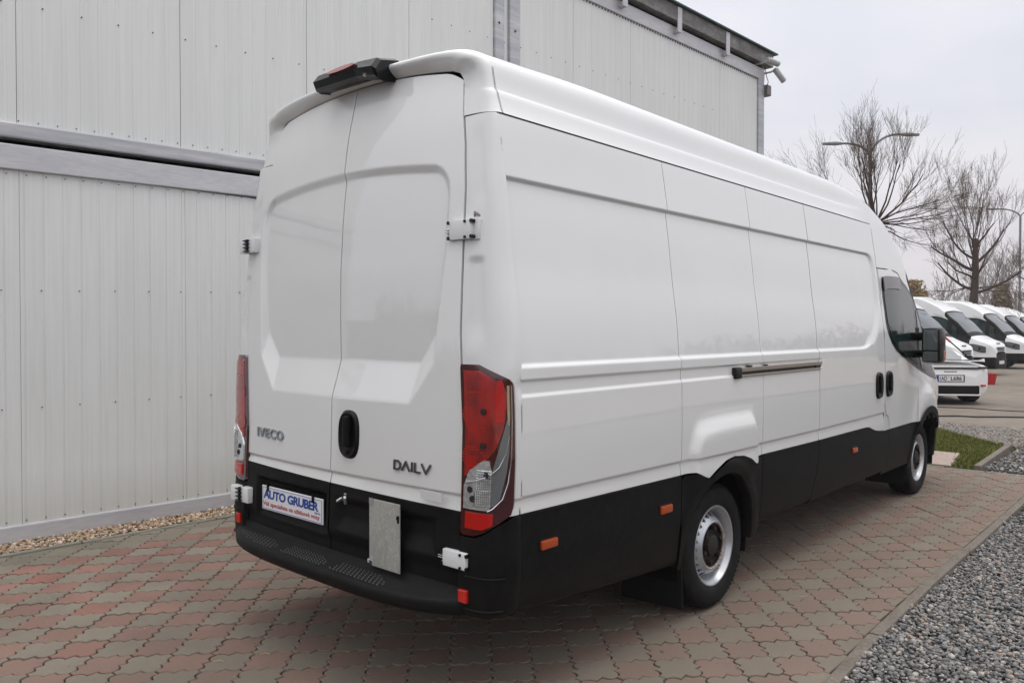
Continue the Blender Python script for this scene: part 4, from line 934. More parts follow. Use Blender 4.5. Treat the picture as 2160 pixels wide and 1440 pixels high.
# outer lamp outline (z, door edge, outer edge)
LO = [(.752, .02, .20), (.765, .0, .33), (.80, 0, .55), (.835, 0, .80), (.87, 0, .845), (1.05, 0, .855), (1.25, 0, .845), (1.335, 0, .825), (1.352, 0, .76), (1.375, 0, .55), (1.398, 0, .34), (1.408, .01, .27)]
for s in (-1, 1):
    lm = empty('tail_lamp'); lm.parent = VAN
    lamp_strip('housing', LO, s, REDD, lm, .014, nz=48)
    lamp_strip('red_lens', [(.98, .05, .10), (1.02, .05, .28), (1.08, .05, .50), (1.16, .05, .64), (1.25, .05, .70), (1.30, .05, .71), (1.33, .05, .64), (1.375, .05, .36), (1.385, .05, .28)], s, REDL, lm, .018, nz=40)
    mb = MB(); 
    def rib(z, ua, ub, h, off):
        q = [corner(u, zz_, s, off) for u, zz_ in ((ua, z - h), (ub, z - h * .6), (ub, z + h), (ua, z + h * .6))]; mb.add(q, [(0, 1, 2, 3)] if s < 0 else [(3, 2, 1, 0)])
    for z in np.arange(1.02, 1.305, .0105):
        band = math.sin((z - 1.02) / .285 * math.pi * 4) > -.35
        if band: w_ = .10 + .17 * abs(math.sin((z - 1.02) / .285 * math.pi * 4)); rib(z, .07 + .05 * math.sin(z * 40), .10 + w_ + .12 * (z > 1.1), .0034, .0195)
    for z in np.arange(1.0, 1.06, .008): rib(z, .07, .10 + (z - .98) * 2.2, .0026, .0195)
    tag(mb.build('lens_ribs', REDB, lm), kind='stuff')
    mb = MB()
    for z in np.arange(.868, 1.005, .0095):
        for u in np.arange(.20 if z < .93 else .24, .455, .030): q = [corner(u, z, s, .0215), corner(u + .021, z, s, .0215), corner(u + .021, z + .0065, s, .0215), corner(u, z + .0065, s, .0215), corner(u + .0105, z + .0032, s, .0265)]; mb.add(q, [(0, 1, 4), (1, 2, 4), (2, 3, 4), (3, 0, 4)])
    tag(mb.build('reflector_facets', CHR, lm), kind='stuff')
    lamp_strip('red_lens', [(1.19, .52, .64), (1.25, .52, .67), (1.34, .54, .65), (1.35, .56, .62)], s, REDB, lm, .0195, nz=8)
    lamp_strip('clear_lens', [(.855, .05, .43), (.87, .05, .46), (.94, .05, .47), (1.0, .12, .47), (1.03, .25, .44), (1.045, .34, .42)], s, CLEAR, lm, .021, nz=24)
    lamp_strip('grey_lens', [(.87, .46, .50), (.90, .47, .60), (1.0, .47, .70), (1.08, .56, .735), (1.15, .64, .74), (1.20, .70, .745)], s, GREYL, lm, .0205, nz=24)
    lamp_strip('clear_lens', [(1.18, .715, .745), (1.22, .705, .745), (1.33, .70, .735)], s, mat('amber_bulb_window', (0.50, 0.40, 0.26), .15, metal=.4, coat=1), lm, .0205, nz=8)
    lamp_strip('fog_lens', [(.780, .08, .34), (.80, .08, .50), (.842, .08, .50)], s, REDB, lm, .021, nz=10)
    mb = MB(); mb.tube([corner(u, z, s, .024) for z, u in ((.853, .42), (.865, .50), (.90, .64), (.96, .72), (1.05, .765), (1.2, .775), (1.33, .765))], .0022, 5)
    mb.tube([corner(u, z, s, .024) for z, u in ((.955, .08), (.965, .22), (.985, .42), (1.02, .58), (1.07, .68), (1.14, .73))], .002, 5); mb.each('chrome_line', CHR, lm, True)
    mb = MB()
    for z, u in ((1.23, .33), (1.10, .32), (.99, .38), (.93, .14), (.895, .18)):
        if s > 0 and u > .2: continue
        p = corner(u, z, s, .0222); mb.cyl(p, (1, 0, 0), .013, .004, 10)
    mb.each('bulb', HUBM, lm)
# black corner bumpers, rear step, reflectors
for s in (-1, 1):
    def bz_(z): return .010 + .006 * math.sin(min(1, max(0, (z - .42) / .4)) * math.pi) - (.05 * max(0, (.47 - z) / .05) ** 2 if z < .47 else 0)
    topz = lambda u: float(np.interp(u, [0, .2, .33, .55, .85, 1], [.742, .742, .756, .792, .822, .824]))
    P = np.array([[corner(min(u, 1), .425 + (topz(u) - .425) * t, s, bz_(.425 + (topz(u) - .425) * t) * (1 - .5 * ss(u, .93, 1))) for t in np.linspace(0, 1, 26)] for u in np.linspace(0, 1, 24)])
    cb = grid_patch('corner_bumper', P, BPLA, VAN, flip=(s > 0), flange=(.02, -s * .01, 0))
    mb = MB()
    for z in (.595, .470): mb.tube([corner(u, z, s, .014 + .004 * math.sin(u * 3)) for u in np.linspace(.10, .72, 12)], .004, 5)
    mb.each('moulded_rib', BPLA, cb, True)
    MB().box(*( [float(corner(.10, .52, s)[0]) - .026, float(corner(.1, .52, s)[0]) + .01] + sorted([s * (.835 if s < 0 else .795), s * (.880 if s < 0 else .838)]) + ([.492, .542] if s < 0 else [.53, .58])), .004).build('reflector', REDF, cb)
# rear step: plan outline swept in z
ys_ = np.linspace(-.86, .84, 60)
def xfront(y):
    a = abs(y + .01) / .87; return -.182 * (1 - a ** 3.4) ** .55 + .035 * a ** 6 if a < 1 else .035
rowsP = []
for (k, dxx, z) in ((1, .03, .545), (1, .12, .512), (0, .012, .508), (0, .0, .498), (0, -.004, .485), (0, -.001, .455), (0, .012, .443), (0, .05, .43), (0, .16, .425)):
    rowsP.append([((-.045 + .03 * (abs(y) / .8) ** 2 + (0 if dxx == .03 else -.012)) if k else xfront(y) + dxx, y, z + .006 * y / .8) for y in ys_])
st = grid_patch('rear_step', np.array(rowsP).transpose(1, 0, 2), BPLA, VAN, flip=False)
mb = MB()
for (g0, g1) in ((.70, .30), (.235, -.09), (-.15, -.50)):
    nrow = 0
    for rI in range(5):
        x = -.075 - .018 * rI; cnt = 14
        for c in range(cnt):
            y = g0 + (g1 - g0) * (c + (rI % 2) * .5) / cnt
            if rI < 2 and c > cnt - 4 + rI: continue
            if x < xfront(y) + .02: continue
            mb.box(x - .0035, x + .0035, y - .009, y + .009, .506, .515, .002) if False else mb.add([(x - .005, y - .002, .508), (x + .001, y + .010, .508), (x + .006, y + .004, .508), (x, y - .009, .508), (x, y, .5165)], [(0, 1, 4), (1, 2, 4), (2, 3, 4), (3, 0, 4)])
mb.V = [(x, y, z + .006 * y / .8) for x, y, z in mb.V]
tag(mb.build('tread_studs', mat('stud_plastic', (0.035, 0.036, 0.038), .4), st), kind='stuff')
# side cladding ----------------------------------------------------------------
def clad(name, x0, x1, zlo, s=-1, dx=.05, x0f=None, x1f=None):
    nx = max(3, int((x1 - x0) / dx)); P = []
    for i, x in enumerate(np.linspace(x0, x1, nx)):
        zt_ = float(zb(x)) - .002; zl = float(zlo(x)) if callable(zlo) else zlo; t_ = i / (nx - 1); r = []
        for t in np.concatenate([[0, .01, .03], np.linspace(.07, .97, 12), [1]]):
            z = zl + (zt_ - zl) * t; tuck = .035 * (1 - min(1, t / .07)) ** 2
            xx = x + ((1 - t_) * x0f(z) if x0f else 0) + (t_ * x1f(z) if x1f else 0)
            r.append((xx, s * (float(S(z)) + .004 - tuck) * (1 if s < 0 else LF), z))
        P.append(r)
    return grid_patch(name, np.array(P), BPLA, VAN, flip=(s > 0), flange=(0, -s * .015, 0))
def arch_clad(s, cx_, zc_, a, b, X0, X1, zl0, zl1, topf, lip=.009, nm='wheel_arch_trim', th0=-.06, th1=3.2):
    th = np.linspace(th0, th1, 56); P = []
    for t in th:
        d = np.array([math.cos(t), math.sin(t)]); inner = np.array([cx_ + a * d[0], zc_ + b * d[1]])
        # ray to the outer border
        k = 1.0
        for q in np.linspace(1.0, 2.4, 280):
            p = np.array([cx_ + a * d[0] * q, zc_ + b * d[1] * q])
            if p[0] > X1 or p[0] < X0 or p[1] > topf(p[0]) - .003: break
            k = q
        outer = np.array([cx_ + a * d[0] * k, zc_ + b * d[1] * k]); r = []
        for f in (0, .02, .08, .22, .30, .36, .6, .8, 1):
            p = inner + (outer - inner) * f; o = .004 + lip * (1 - float(ss(f * np.linalg.norm(outer - inner), .055, .085))) * (1 - .7 * (f == 0)) + (.028 * float(ss(min(p[0] - 1.40, 2.25 - p[0]), 0, .08)) * float(ss(p[1], .62, .80)) if nm == 'wheel_arch_trim' and cx_ < 3 else 0)
            if cx_ > 3: y = abs(cs(p[0], p[1])[1])
            else: y = float(S(p[1]))
            r.append((p[0], s * (y + o) * (1 if s < 0 else LF), p[1]))
        r.insert(0, (inner[0], s * (abs(r[0][1]) - .05), inner[1]))
        P.append(r)
    return grid_patch(nm, np.array(P), BPLA, VAN, flip=(s < 0))
for s in (-1, 1):
    clad('side_cladding', .131, 1.3645 - G, lambda x: np.interp(x, [.13, .35, .6, 1.37], [.43, .41, .39, .335]), s)
    arch_clad(s, 1.802, .345, .405, .415, 1.3645 + G, 2.315 - G, .33, .38, lambda x: float(zb(x)))
    clad('side_cladding', 2.315 + G, 3.207 - G * 1.6, .378, s, x1f=lambda z: -.10 * float(ss(-z, -.72, -.36)) * 1.0)
    clad('sliding_door_cladding' if s < 0 else 'side_cladding', 3.207 + G * 1.6, 4.61, .368, s, x0f=lambda z: -.10 * float(ss(-z, -.72, -.36)) * 1.0)
    arch_clad(s, 5.85, .345, .405, .43, 5.37, 6.42, .36, .36, lambda x: .345 + .495 * math.sqrt(max(.02, 1 - ((x - 5.86) / .50) ** 2)), nm='front_arch_trim', lip=.004)
    # indicators on the cladding
for (x0, x1, z0, z1) in ((.250, .352, .662, .698), (1.157, 1.260, .645, .684), (3.850, 3.948, .629, .664)):
    xm, zm = (x0 + x1) / 2, (z0 + z1) / 2; ymid = -(S(zm) + .004); MB().box(x0, x1, ymid - .014, ymid + .006, z0, z1, .006).build('side_marker', AMB, VAN, True)
    MB().box(x0 - .006, x1 + .006, ymid - .003, ymid + .006, z0 - .006, z1 + .006, .003).build('marker_base', BPLA, VAN)
# sliding door rail
ra = MB(); 
rl = empty('door_rail'); rl.parent = VAN
MB().box(2.0, 3.235, -1.013, -.990, 1.302, 1.3265, .003).build('upper_rail', ALU, rl); MB().box(2.0, 3.235, -1.004, -.985, 1.284, 1.302).build('slot', HUBM, rl); MB().box(2.0, 3.21, -1.016, -.99, 1.272, 1.285, .003).build('lower_rail', ALU, rl)
MB().box(1.930, 2.01, -1.022, -.985, 1.266, 1.330, .006).build('end_cap', BGLO, rl, True); MB().box(3.13, 3.205, -1.012, -.98, 1.277, 1.318, .004).build('roller_cover', BGLO, rl)
mb = MB(); mb.box(2.33, 2.36, -1.016, -1.0, 1.327, 1.334); mb.box(2.10, 2.15, -1.016, -1.0, 1.327, 1.336); mb.each('clip', BGLO, rl)
# door handles
for (xc, nm) in ((4.455, 'sliding_door_handle'), (4.705, 'cab_door_handle')):
    A = superell(xc, 1.097, .080, .108, p=3.0); B = superell(xc, 1.097, .070, .098, p=3.0); n = len(A)
    mb = MB(); mb.V = [cs(x, z, -.002) if x > 4.61 else (x, -(S(z) - .002), z) for x, z in A] + [(x, -(S(z) + .016), z) for x, z in B] + [(x, -(S(z) + .014), z) for x, z in superell(xc, 1.097, .052, .082)] + [(x, -(S(z) + .003), z) for x, z in superell(xc, 1.097, .045, .074)]
    mb.F = [(r * n + i, r * n + (i + 1) % n, (r + 1) * n + (i + 1) % n, (r + 1) * n + i) for r in range(3) for i in range(n)] + [tuple(range(3 * n, 4 * n))]
    h = mb.build(nm, HANDM, VAN, True, 45); MB().box(xc - .02, xc + .025, -1.036, -1.012, 1.04, 1.175, .008).build('grip', BPLA, h)
# mirror (near side) and its twin
for s in (-1, 1):
    mr = empty('wing_mirror'); mr.parent = VAN
    mb = MB(); mb.tube([(5.50, s * .94, 1.475), (5.42, s * 1.08, 1.48), (5.38, s * 1.14, 1.48)], .038, 8).tube([(5.54, s * .96, 1.32), (5.44, s * 1.08, 1.33), (5.39, s * 1.14, 1.335)], .034, 8); mb.each('mirror_arm', BPLA, mr, True)
    y0, y1 = sorted((s * 1.105, s * 1.265)); MB().box(5.24, 5.44, y0, y1, 1.25, 1.56, .045).build('mirror_case', BGLO, mr, True)
    MB().box(5.233, 5.242, y0 + .022, y1 - .022, 1.365, 1.54, .003).build('mirror_glass', MIRR, mr); MB().box(5.233, 5.242, y0 + .022, y1 - .022, 1.27, 1.352, .003).build('blind_spot_glass', MIRR, mr)
    yo = s * 1.268; MB().box(5.33, 5.40, min(yo, yo - s * .01), max(yo, yo - s * .01), 1.29, 1.36, .003).build('indicator', AMB, mr)
MB().box(5.53, 5.75, -.965, -.93, 1.27, 1.56, .01).build('mirror_base', BPLA, VAN)
# wheels ------------------------------------------------------------------------
def make_wheel(parent, x, y, s, front=False):
    r = empty('wheel', (x, 0, .345)); r.parent = parent; Y = y
    # tyre: s=+1 outboard towards +y
    o = lambda h: Y + s * h
    prof = [(.205, -.205), (.225, -.222), (.27, -.226), (.31, -.212), (.333, -.195), (.342, -.16), (.343, -.15), (.334, -.147), (.334, -.139), (.343, -.136), (.345, -.115), (.345, -.10), (.336, -.097), (.336, -.089), (.345, -.086), (.343, -.060), (.334, -.057), (.334, -.049), (.342, -.046), (.341, -.035), (.332, -.014), (.31, .0), (.275, .006), (.245, .003), (.225, -.008), (.214, -.022), (.205, -.03)]
    mb = MB(); mb.lathe([(q, o(h)) for q, h in prof], (0, 0, 0), 'y', 72); V = np.array(mb.V).reshape(72, len(prof), 3)
    rad = np.array([q for q, h in prof]); blk = (rad > .338)
    for i in range(0, 72):
        if i % 2: 
            k = blk & ((np.arange(len(prof)) < 8) | (np.arange(len(prof)) > 17)); V[i, k, 0] *= .978; V[i, k, 2] *= .978
    mb.V = [tuple(v) for v in V.reshape(-1, 3)]; ty = mb.build('tyre', RUBB, r, True, 30)
    mb = MB()
    for i in range(72):
        a0 = 2 * math.pi * (i + .15) / 72; a1 = 2 * math.pi * (i + .75) / 72
        for (h0, h1, r0) in ((-.040, -.012, .3425), (-.014, -.003, .333)):
            P_ = [(r0 * math.cos(a), o(h), r0 * math.sin(a)) for a in (a0, a1) for h in (h0, h1)] if h0 < -.03 else None
        ca = [(q * math.cos(a), o(h), q * math.sin(a)) for a in (a0, a1) for q, h in ((.346, -.040), (.3385, -.018), (.322, -.0005))]
        mb.add(ca, [(0, 1, 4, 3), (1, 2, 5, 4)])
    mb.build('tread_blocks', RUBB, r)
    rp = [(.205, -.20), (.198, -.19), (.198, -.05), (.207, -.030), (.218, -.022), (.222, -.012), (.219, -.006), (.212, -.008), (.204, -.022), (.196, -.032), (.192, -.055), (.186, -.085)]
    rim = MB().lathe([(q, o(h)) for q, h in rp], (0, 0, 0), 'y', 64).build('rim', STEEL, r, True, 40)
    # disc with sixteen round holes on its sloping shoulder
    NS = 22; mb = MB(); r0, r1 = .140, .188; h0, h1 = -.020, -.080
    def dp_(rr, a): 
        t = (rr - r0) / (r1 - r0); hh = h0 + (h1 - h0) * t ** 1.25; return (rr * math.cos(a), o(hh), rr * math.sin(a))
    for k in range(NS):
        a0 = 2 * math.pi * k / NS; da = 2 * math.pi / NS; rc = .164; outer = []
        for j in range(16):
            f = j / 4
            if f < 1: u, v = -1 + 2 * f, -1
            elif f < 2: u, v = 1, -1 + 2 * (f - 1)
            elif f < 3: u, v = 1 - 2 * (f - 2), 1
            else: u, v = -1, 1 - 2 * (f - 3)
            outer.append((u, v))
        V = []; 
        for u, v in outer: V.append(dp_((r0 + r1) / 2 + v * (r1 - r0) / 2, a0 + u * da / 2))
        for u, v in outer:
            L = math.hypot(u, v); V.append(dp_(rc + .0125 * v / L, a0 + .0140 / rc * u / L))
        hole = [tuple(np.array(p) - np.array((0, s * .012, 0))) for p in V[16:]]; V += hole
        mb.add(V, [(j, (j + 1) % 16, 16 + (j + 1) % 16, 16 + j) for j in range(16)] + [(16 + j, 16 + (j + 1) % 16, 32 + (j + 1) % 16, 32 + j) for j in range(16)])
    mb.lathe([(q, o(h)) for q, h in ((r0, h0), (.136, -.014), (.130, -.012), (.122, -.018))], (0, 0, 0), 'y', 48); mb.build('wheel_disc', STEEL, r, True, 40)
    MB().lathe([(q, o(h)) for q, h in ((.1300, -.0112), (.1225, -.0150), (.120, -.022))], (0, 0, 0), 'y', 40).build('rust_ring', RUST, r, True)
    mb = MB().lathe([(q, o(h)) for q, h in ((.123, -.018), (.121, -.040), (.085, -.046), (.062, -.042), (.056, -.016), (.035, -.008), (.001, -.008))], (0, 0, 0), 'y', 32)
    for k in range(6): a = k * math.pi / 3 + .3; mb.cyl((.094 * math.cos(a), o(-.030), .094 * math.sin(a)), (0, 1, 0), .014, .035, 6)
    mb.build('hub', HUBM, r, True, 30)
    MB().lathe([(q, o(h)) for q, h in ((.197, -.10), (.001, -.10))], (0, 0, 0), 'y', 24).build('brake_backing', DARK, r)
    a = -.9; MB().tube([(.15 * math.cos(a), o(-.06), .15 * math.sin(a)), (.183 * math.cos(a), o(-.035), .183 * math.sin(a))], .004, 6).build('valve', RUBB, r)
    return r
for s in (-1, 1): make_wheel(VAN, 1.836, s * .952, s); make_wheel(VAN, 5.865, s * .935, s, True)
# wheel wells, chassis, mud flaps
for cxw, a, b in ((1.815, .40, .44), (5.86, .43, .455)):
    for s in (-1, 1):
        P = np.array([[(cxw + a * math.cos(t), s * yy, .345 + b * math.sin(t)) for yy in (.95, .55)] for t in np.linspace(-.25, math.pi + .25, 24)]); grid_patch('wheel_well', P, DARK, VAN)
        mb = MB(); mb.V = [(cxw + a * math.cos(t), s * .56, .345 + b * math.sin(t)) for t in np.linspace(-.25, math.pi + .25, 24)]; mb.F = [tuple(range(24))]; mb.build('well_wall', DARK, VAN)
MB().box(.12, 6.75, -.60, .60, .40, .50).build('chassis', DARK, VAN); MB().box(.0, .15, -.80, .78, .44, .52).build('chassis', DARK, VAN)
MB().cyl((1.836, 0, .33), (0, 1, 0), .06, 1.5, 10).cyl((5.86, 0, .30), (0, 1, 0), .05, 1.5, 10).tube([(1.836, -.1, .33), (1.836, .1, .33)], .16, 12).each('axle', DARK, VAN)
mb = MB().box(2.4, 5.2, -.93, -.5, .37, .46).box(2.4, 5.2, .5, .9, .37, .46).box(.3, 1.35, -.93, -.5, .42, .50).box(.3, 1.35, .5, .9, .42, .50); mb.each('floor_pan', DARK, VAN)
for s in (-1, 1):
    mb = MB(); y0, y1 = sorted((s * .60, s * .972)); mb.V = []; mb.poly_prism([(y0, .10), (y1, .085), (y1, .42), (y0, .42)], lambda u, v, t: (1.425 + t - (v - .3) * .05, u, v), 0, .012); mb.build('mud_flap', mat('flap_rubber', (0.010, 0.010, 0.010), .8, spec=.15), VAN)
    mb = MB(); mb.poly_prism([(y0 + .03, .16), (y1 - .02, .16), (y1 - .02, .40), (y0, .40)], lambda u, v, t: (5.36 + t, u, v), 0, .012); mb.build('mud_flap', MATS['flap_rubber'], VAN)
# ------------------------------------------------------------------ vans parked in the yard
def children(o): return [c for c in COL.objects if c.parent == o]
def copy_tree(o, parent=None):
    c = o.copy(); COL.objects.link(c); c.parent = parent
    for ch in children(o): copy_tree(ch, c)
    return c
WHEELS = [c for c in COL.objects if c.name.startswith('wheel') and c.type == 'EMPTY']
def van_body(parent, fine=.13):
    xs = [.0, .03, .10, 1.36, 1.37, 3.2, 3.21, 4.614]; rows = []
    for x in xs:
        a = loft(4.2 if x < 4.5 else x, 26); a[:, 0] = x
        if x < .05: a[:, 1] *= .96; a[:, 2] = np.minimum(a[:, 2], 2.70 if x else 2.66)
        rows.append(np.concatenate([a * (1, -1, 1), a[::-1][1:]]))
    P = np.array(rows); C4 = (P[:-1, :-1] + P[1:, :-1] + P[1:, 1:] + P[:-1, 1:]) / 4
    wheel = (np.hypot(C4[..., 0] - 1.84, C4[..., 2] - .345) < .42) & (np.abs(C4[..., 1]) > .7); lo = (C4[..., 2] < .78)
    grid_patch('cargo_body', P, PAINT2, parent, mask=~lo); grid_patch('lower_cladding', P, BPLA, parent, mask=lo & ~wheel)
    mb = MB(); mb.V = [tuple(p) for p in P[0]]; mb.F = [tuple(range(len(P[0])))]; mb.build('rear_wall', PAINT2, parent)
    cab(parent, 4.614, fine, PAINT2, BPLA, GLASS2)
    for s in (-1, 1):
        cabside(parent, s, GLASS, BGLO)
        mb = MB(); ribbon(mb, [(4.62, 2.3), (4.62, .75)], .012, s=s); ribbon(mb, [(3.2, 2.38), (3.2, .75)], .010, s=s); ribbon(mb, [(3.2, 2.38), (4.60, 2.38)], .010, s=s); ribbon(mb, [(5.56, 1.2), (5.5, .75)], .010, s=s); ribbon(mb, [(4.62, 2.06), (5.2, 2.05), (5.45, 1.97)], .010, s=s)
        ribbon(mb, [(4.0, 2.28), (4.35, 2.28), (4.35, 2.2)], .008, s=s); mb.build('door_seam', DARK, parent)
        hp = [(6.20, .955, 1.00), (6.30, .91, 1.03), (6.42, .86, 1.03), (6.55, .815, 1.00), (6.66, .79, .97), (6.76, .785, .93)]
        hb = [(a, b - .02, c + .02) for a, b, c in hp]; hb[0] = (6.0, .99, 1.06)
        f = patch_on_side('headlight', hb, BGLO, parent, .006, s); patch_on_side('lens', hp, mat('headlight_glass', (.10, .105, .11), .12, metal=.3, coat=1), f, .012, s)
        p = cs(6.60, .90, .016, s); MB().cyl(p, (.7, s * .7, 0), .045, .01, 12).build('bulb', BGLO, f)
        mb = MB(); mb.tube([(5.5, s * .93, 1.45), (5.42, s * 1.12, 1.46)], .03, 8).build('mirror_arm', BPLA, parent)
        y0, y1 = sorted((s * 1.10, s * 1.34)); MB().box(5.30, 5.46, y0, y1, 1.18, 1.52, .04).build('wing_mirror', BPLA, parent, True)
        arch = [(5.85 + .47 * math.cos(t), .345 + .47 * math.sin(t)) for t in np.linspace(.1, 3.0, 20)]; mb = MB(); ribbon(mb, arch, .07, .008, s); mb.build('arch_trim', BPLA, parent)
    # grille, bumper edge, wipers, antenna
    mb = MB(); 
    for k in range(4): mb.box(6.955, 6.985, -.36 + .02 * k, .36 - .02 * k, .88 - .06 * k, .915 - .06 * k, .006)
    mb.each('grille_bar', BPLA, parent, True); MB().box(6.93, 6.98, -.38, .38, .92, .955, .012).build('chrome_strip', CHR, parent, True)
    MB().box(6.86, 6.90, -.16, .16, 1.045, 1.085, .01).build('bonnet_badge', mat('badge_grey2', (.2, .2, .21), .3, metal=.5), parent)
    MB().box(6.6, 6.99, -.62, .62, .22, .60, .06).build('front_bumper', BPLA, parent, True)
    MB().box(6.99, 7.0, -.26, .26, .38, .49, .003).build('number_plate', PLW, parent)
    MB().tube([(6.30, -.55, 1.36), (6.20, .05, 1.43)], .012, 6).tube([(6.30, .1, 1.36), (6.20, .62, 1.43)], .012, 6).each('wiper', BGLO, parent)
    MB().tube([(4.9, 0, 2.55), (4.7, 0, 2.85)], .008, 5).tube([(4.93, 0, 2.54), (4.87, 0, 2.60)], .03, 8).each('antenna', BGLO, parent)
    MB().box(.2, 6.6, -.6, .6, .3, .5).box(1.2, 6.3, -.88, .88, .55, .6).each('underbody', DARK, parent)
    for x, s in ((1.836, -1), (5.865, -1), (1.836, 1), (5.865, 1)):
        w0 = [w for w in WHEELS if abs(w.location.x - x) < .05][0 if s < 0 else -1]
        r = MB().lathe([(.20, .11), (.30, .12), (.345, .08), (.345, -.08), (.30, -.11), (.2, -.11)], (0, 0, 0), 'y', 32).build('tyre', RUBB, parent, True); r.location = (x, s * .85, .345)
        r2 = MB().lathe([(.20, s * .10), (.16, s * .04), (.11, s * .09), (.001, s * .09)], (0, 0, 0), 'y', 24).build('rim', STEEL, parent, True); r2.location = (x, s * .85, .345)
        P = np.array([[(x + .43 * math.cos(t), s * yy, .345 + .45 * math.sin(t)) for yy in (.97, .5)] for t in np.linspace(-.1, math.pi + .1, 16)]); grid_patch('wheel_well', P, DARK, parent)
HEAD = R_(-95)
hv = np.array([math.cos(HEAD), math.sin(HEAD)])
labs = ['nearest white van of the parked row, its nose behind the wing mirror and sports car', 'second white van of the parked row with a green sticker behind the side window', 'third white van of the parked row with dark cab windows and a visible front wheel', 'fourth white van of the parked row, only its windscreen and bonnet showing', 'last white van of the parked row, cut off by the right edge of the photo']
nose = [(23.26, 2.32), (28.31, 2.38), (33.98, 2.34), (39.77, 2.63), (45.5, 2.96)]
pv = empty('parked_van', (0, 0, 0), 0, labs[0], 'van', 'white vans parked in a row'); van_body(pv)
for k, (nx_, ny_) in enumerate(nose):
    o = pv if k == 0 else copy_tree(pv)
    o.location = (nx_ - hv[0] * 6.97, ny_ - hv[1] * 6.97, 0.0); o.rotation_euler = (0, 0, HEAD); o['label'] = labs[k]
    if k == 1: 
        g = MB().box(4.85, 4.95, -.975, -.972, 1.50, 1.60).build('sticker', GREENS, o)
# ------------------------------------------------------------------ white sports car
CAR = empty('sports_car', (15.69, 1.04, 0), R_(35), 'white low sports car seen from behind, with a Czech plate and a small rear spoiler', 'car')
def cloft(x):
    h = np.interp(x, [0, .02, .06, .14, .26, .45, 1.0, 3.2, 3.7, 4.2, 4.42, 4.5], [.60, .72, .80, .84, .86, .88, .90, .88, .84, .70, .55, .42]); w = np.interp(x, [0, .04, .14, .35, .8, 2.0, 3.2, 3.9, 4.3, 4.45, 4.5], [.50, .64, .79, .87, .905, .87, .90, .90, .78, .60, .42])
    zs = [.20, .24, .34, .46, .58, .68, .76]; r = [(x, w * f, min(z, h - .05)) for z, f in zip(zs, (.90, .955, .985, 1.0, 1.0, .99, .965))]
    for q in np.linspace(.15, 1, 8): r.append((x, w * .965 * math.cos(q * math.pi / 2) ** .75 if q < 1 else 0, r[6][2] + (h - r[6][2]) * math.sin(q * math.pi / 2)))
    return np.array(r)
xs = [0, .02, .04, .07, .10, .14, .2, .3, .4, .5, .6, .8, 1.0, 1.15, 1.3, 1.6, 2, 2.5, 2.9, 3.1, 3.3, 3.5, 3.7, 3.9, 4.1, 4.2, 4.3, 4.42, 4.5]
P = np.array([np.concatenate([cloft(x) * (1, -1, 1), cloft(x)[::-1][1:]]) for x in xs]); C4 = (P[:-1, :-1] + P[1:, :-1] + P[1:, 1:] + P[:-1, 1:]) / 4
whl = ((np.hypot(C4[..., 0] - .95, C4[..., 2] - .34) < .36) | (np.hypot(C4[..., 0] - 3.4, C4[..., 2] - .34) < .35)) & (np.abs(C4[..., 1]) > .6)
grid_patch('body', P, CARW, CAR, mask=~whl)
mb = MB(); mb.V = [tuple(p) for p in P[0]]; mb.F = [tuple(range(len(P[0])))]; mb.V = [(x, y, z) for x, y, z in mb.V]; mb.build('rear_panel', CARW, CAR)
gx = [.62, .8, 1.1, 1.5, 1.9, 2.3, 2.6, 2.9, 3.15]; gh = [.91, 1.02, 1.17, 1.27, 1.31, 1.31, 1.25, 1.08, .90]; rows = []
for x, h in zip(gx, gh):
    r = []
    for q in np.linspace(0, 1, 11): a = q * math.pi / 2; r.append((x, (.76 if x > .7 else .66) * (1 - .14 * math.sin(a)) * math.cos(a) ** .6 if q < 1 else 0, .84 + (h - .84) * math.sin(a)))
    r = np.array(r); rows.append(np.concatenate([r * (1, -1, 1), r[::-1][1:]]))
P = np.array(rows); C4 = (P[:-1, :-1] + P[1:, :-1] + P[1:, 1:] + P[:-1, 1:]) / 4; gl = ((np.abs(C4[..., 1]) < .50) & ((C4[..., 0] < 1.45) | (C4[..., 0] > 2.5))) | ((np.abs(C4[..., 1]) > .52) & (C4[..., 2] < 1.13) & (C4[..., 0] > 1.2))
grid_patch('roof', P, CARW, CAR, mask=~gl); grid_patch('car_window', P, mat('rear_glass', (.16, .17, .17), .15, coat=.6), CAR, mask=gl)
sp = MB().box(.02, .26, -.66, .66, .885, .905, .006).build('spoiler', CARW, CAR); sp2 = MB(); 
for s in (-1, 1): sp2.poly_prism([(.02, .88), (.26, .88), (.26, .90), (.04, .945)], lambda u, v, t: (u, s * (.655 + t), v), 0, .02)
sp2.each('spoiler_end', CARW, CAR)
mb = MB(); [mb.box(.30 + 0 * k, .42, -.58 + .045 * k, -.555 + .045 * k, .88, .912) for k in range(26)]; mb.each('air_intake_slat', BGLO, CAR)
MB().box(.25, .275, -.10, .52, .888, .906, .004).build('light_bar', REDB, CAR); MB().box(.005, .03, -.54, .54, .755, .772, .004).build('light_bar', REDD, CAR); MB().box(-.004, .03, -.58, .58, .735, .752, .004).build('black_strip', BGLO, CAR)
for s in (-1, 1):
    MB().box(.02, .12, min(s * .56, s * .735), max(s * .56, s * .735), .735, .785, .012).build('tail_lamp', mat('dark_lamp', (.05, .03, .03), .15, coat=1), CAR, True)
    MB().box(.01, .10, min(s * .60, s * .70), max(s * .60, s * .70), .38, .42, .01).build('reflector', REDF, CAR)
MB().box(-.02, .25, -.57, .57, .225, .40, .03).build('diffuser', BPLA, CAR, True); MB().box(-.04, .05, -.58, .58, .195, .225, .01).build('lower_lip', CARW, CAR, True)
pl = MB().box(-.012, -.002, -.26, .26, .485, .60, .003).build('number_plate', PLW, CAR)
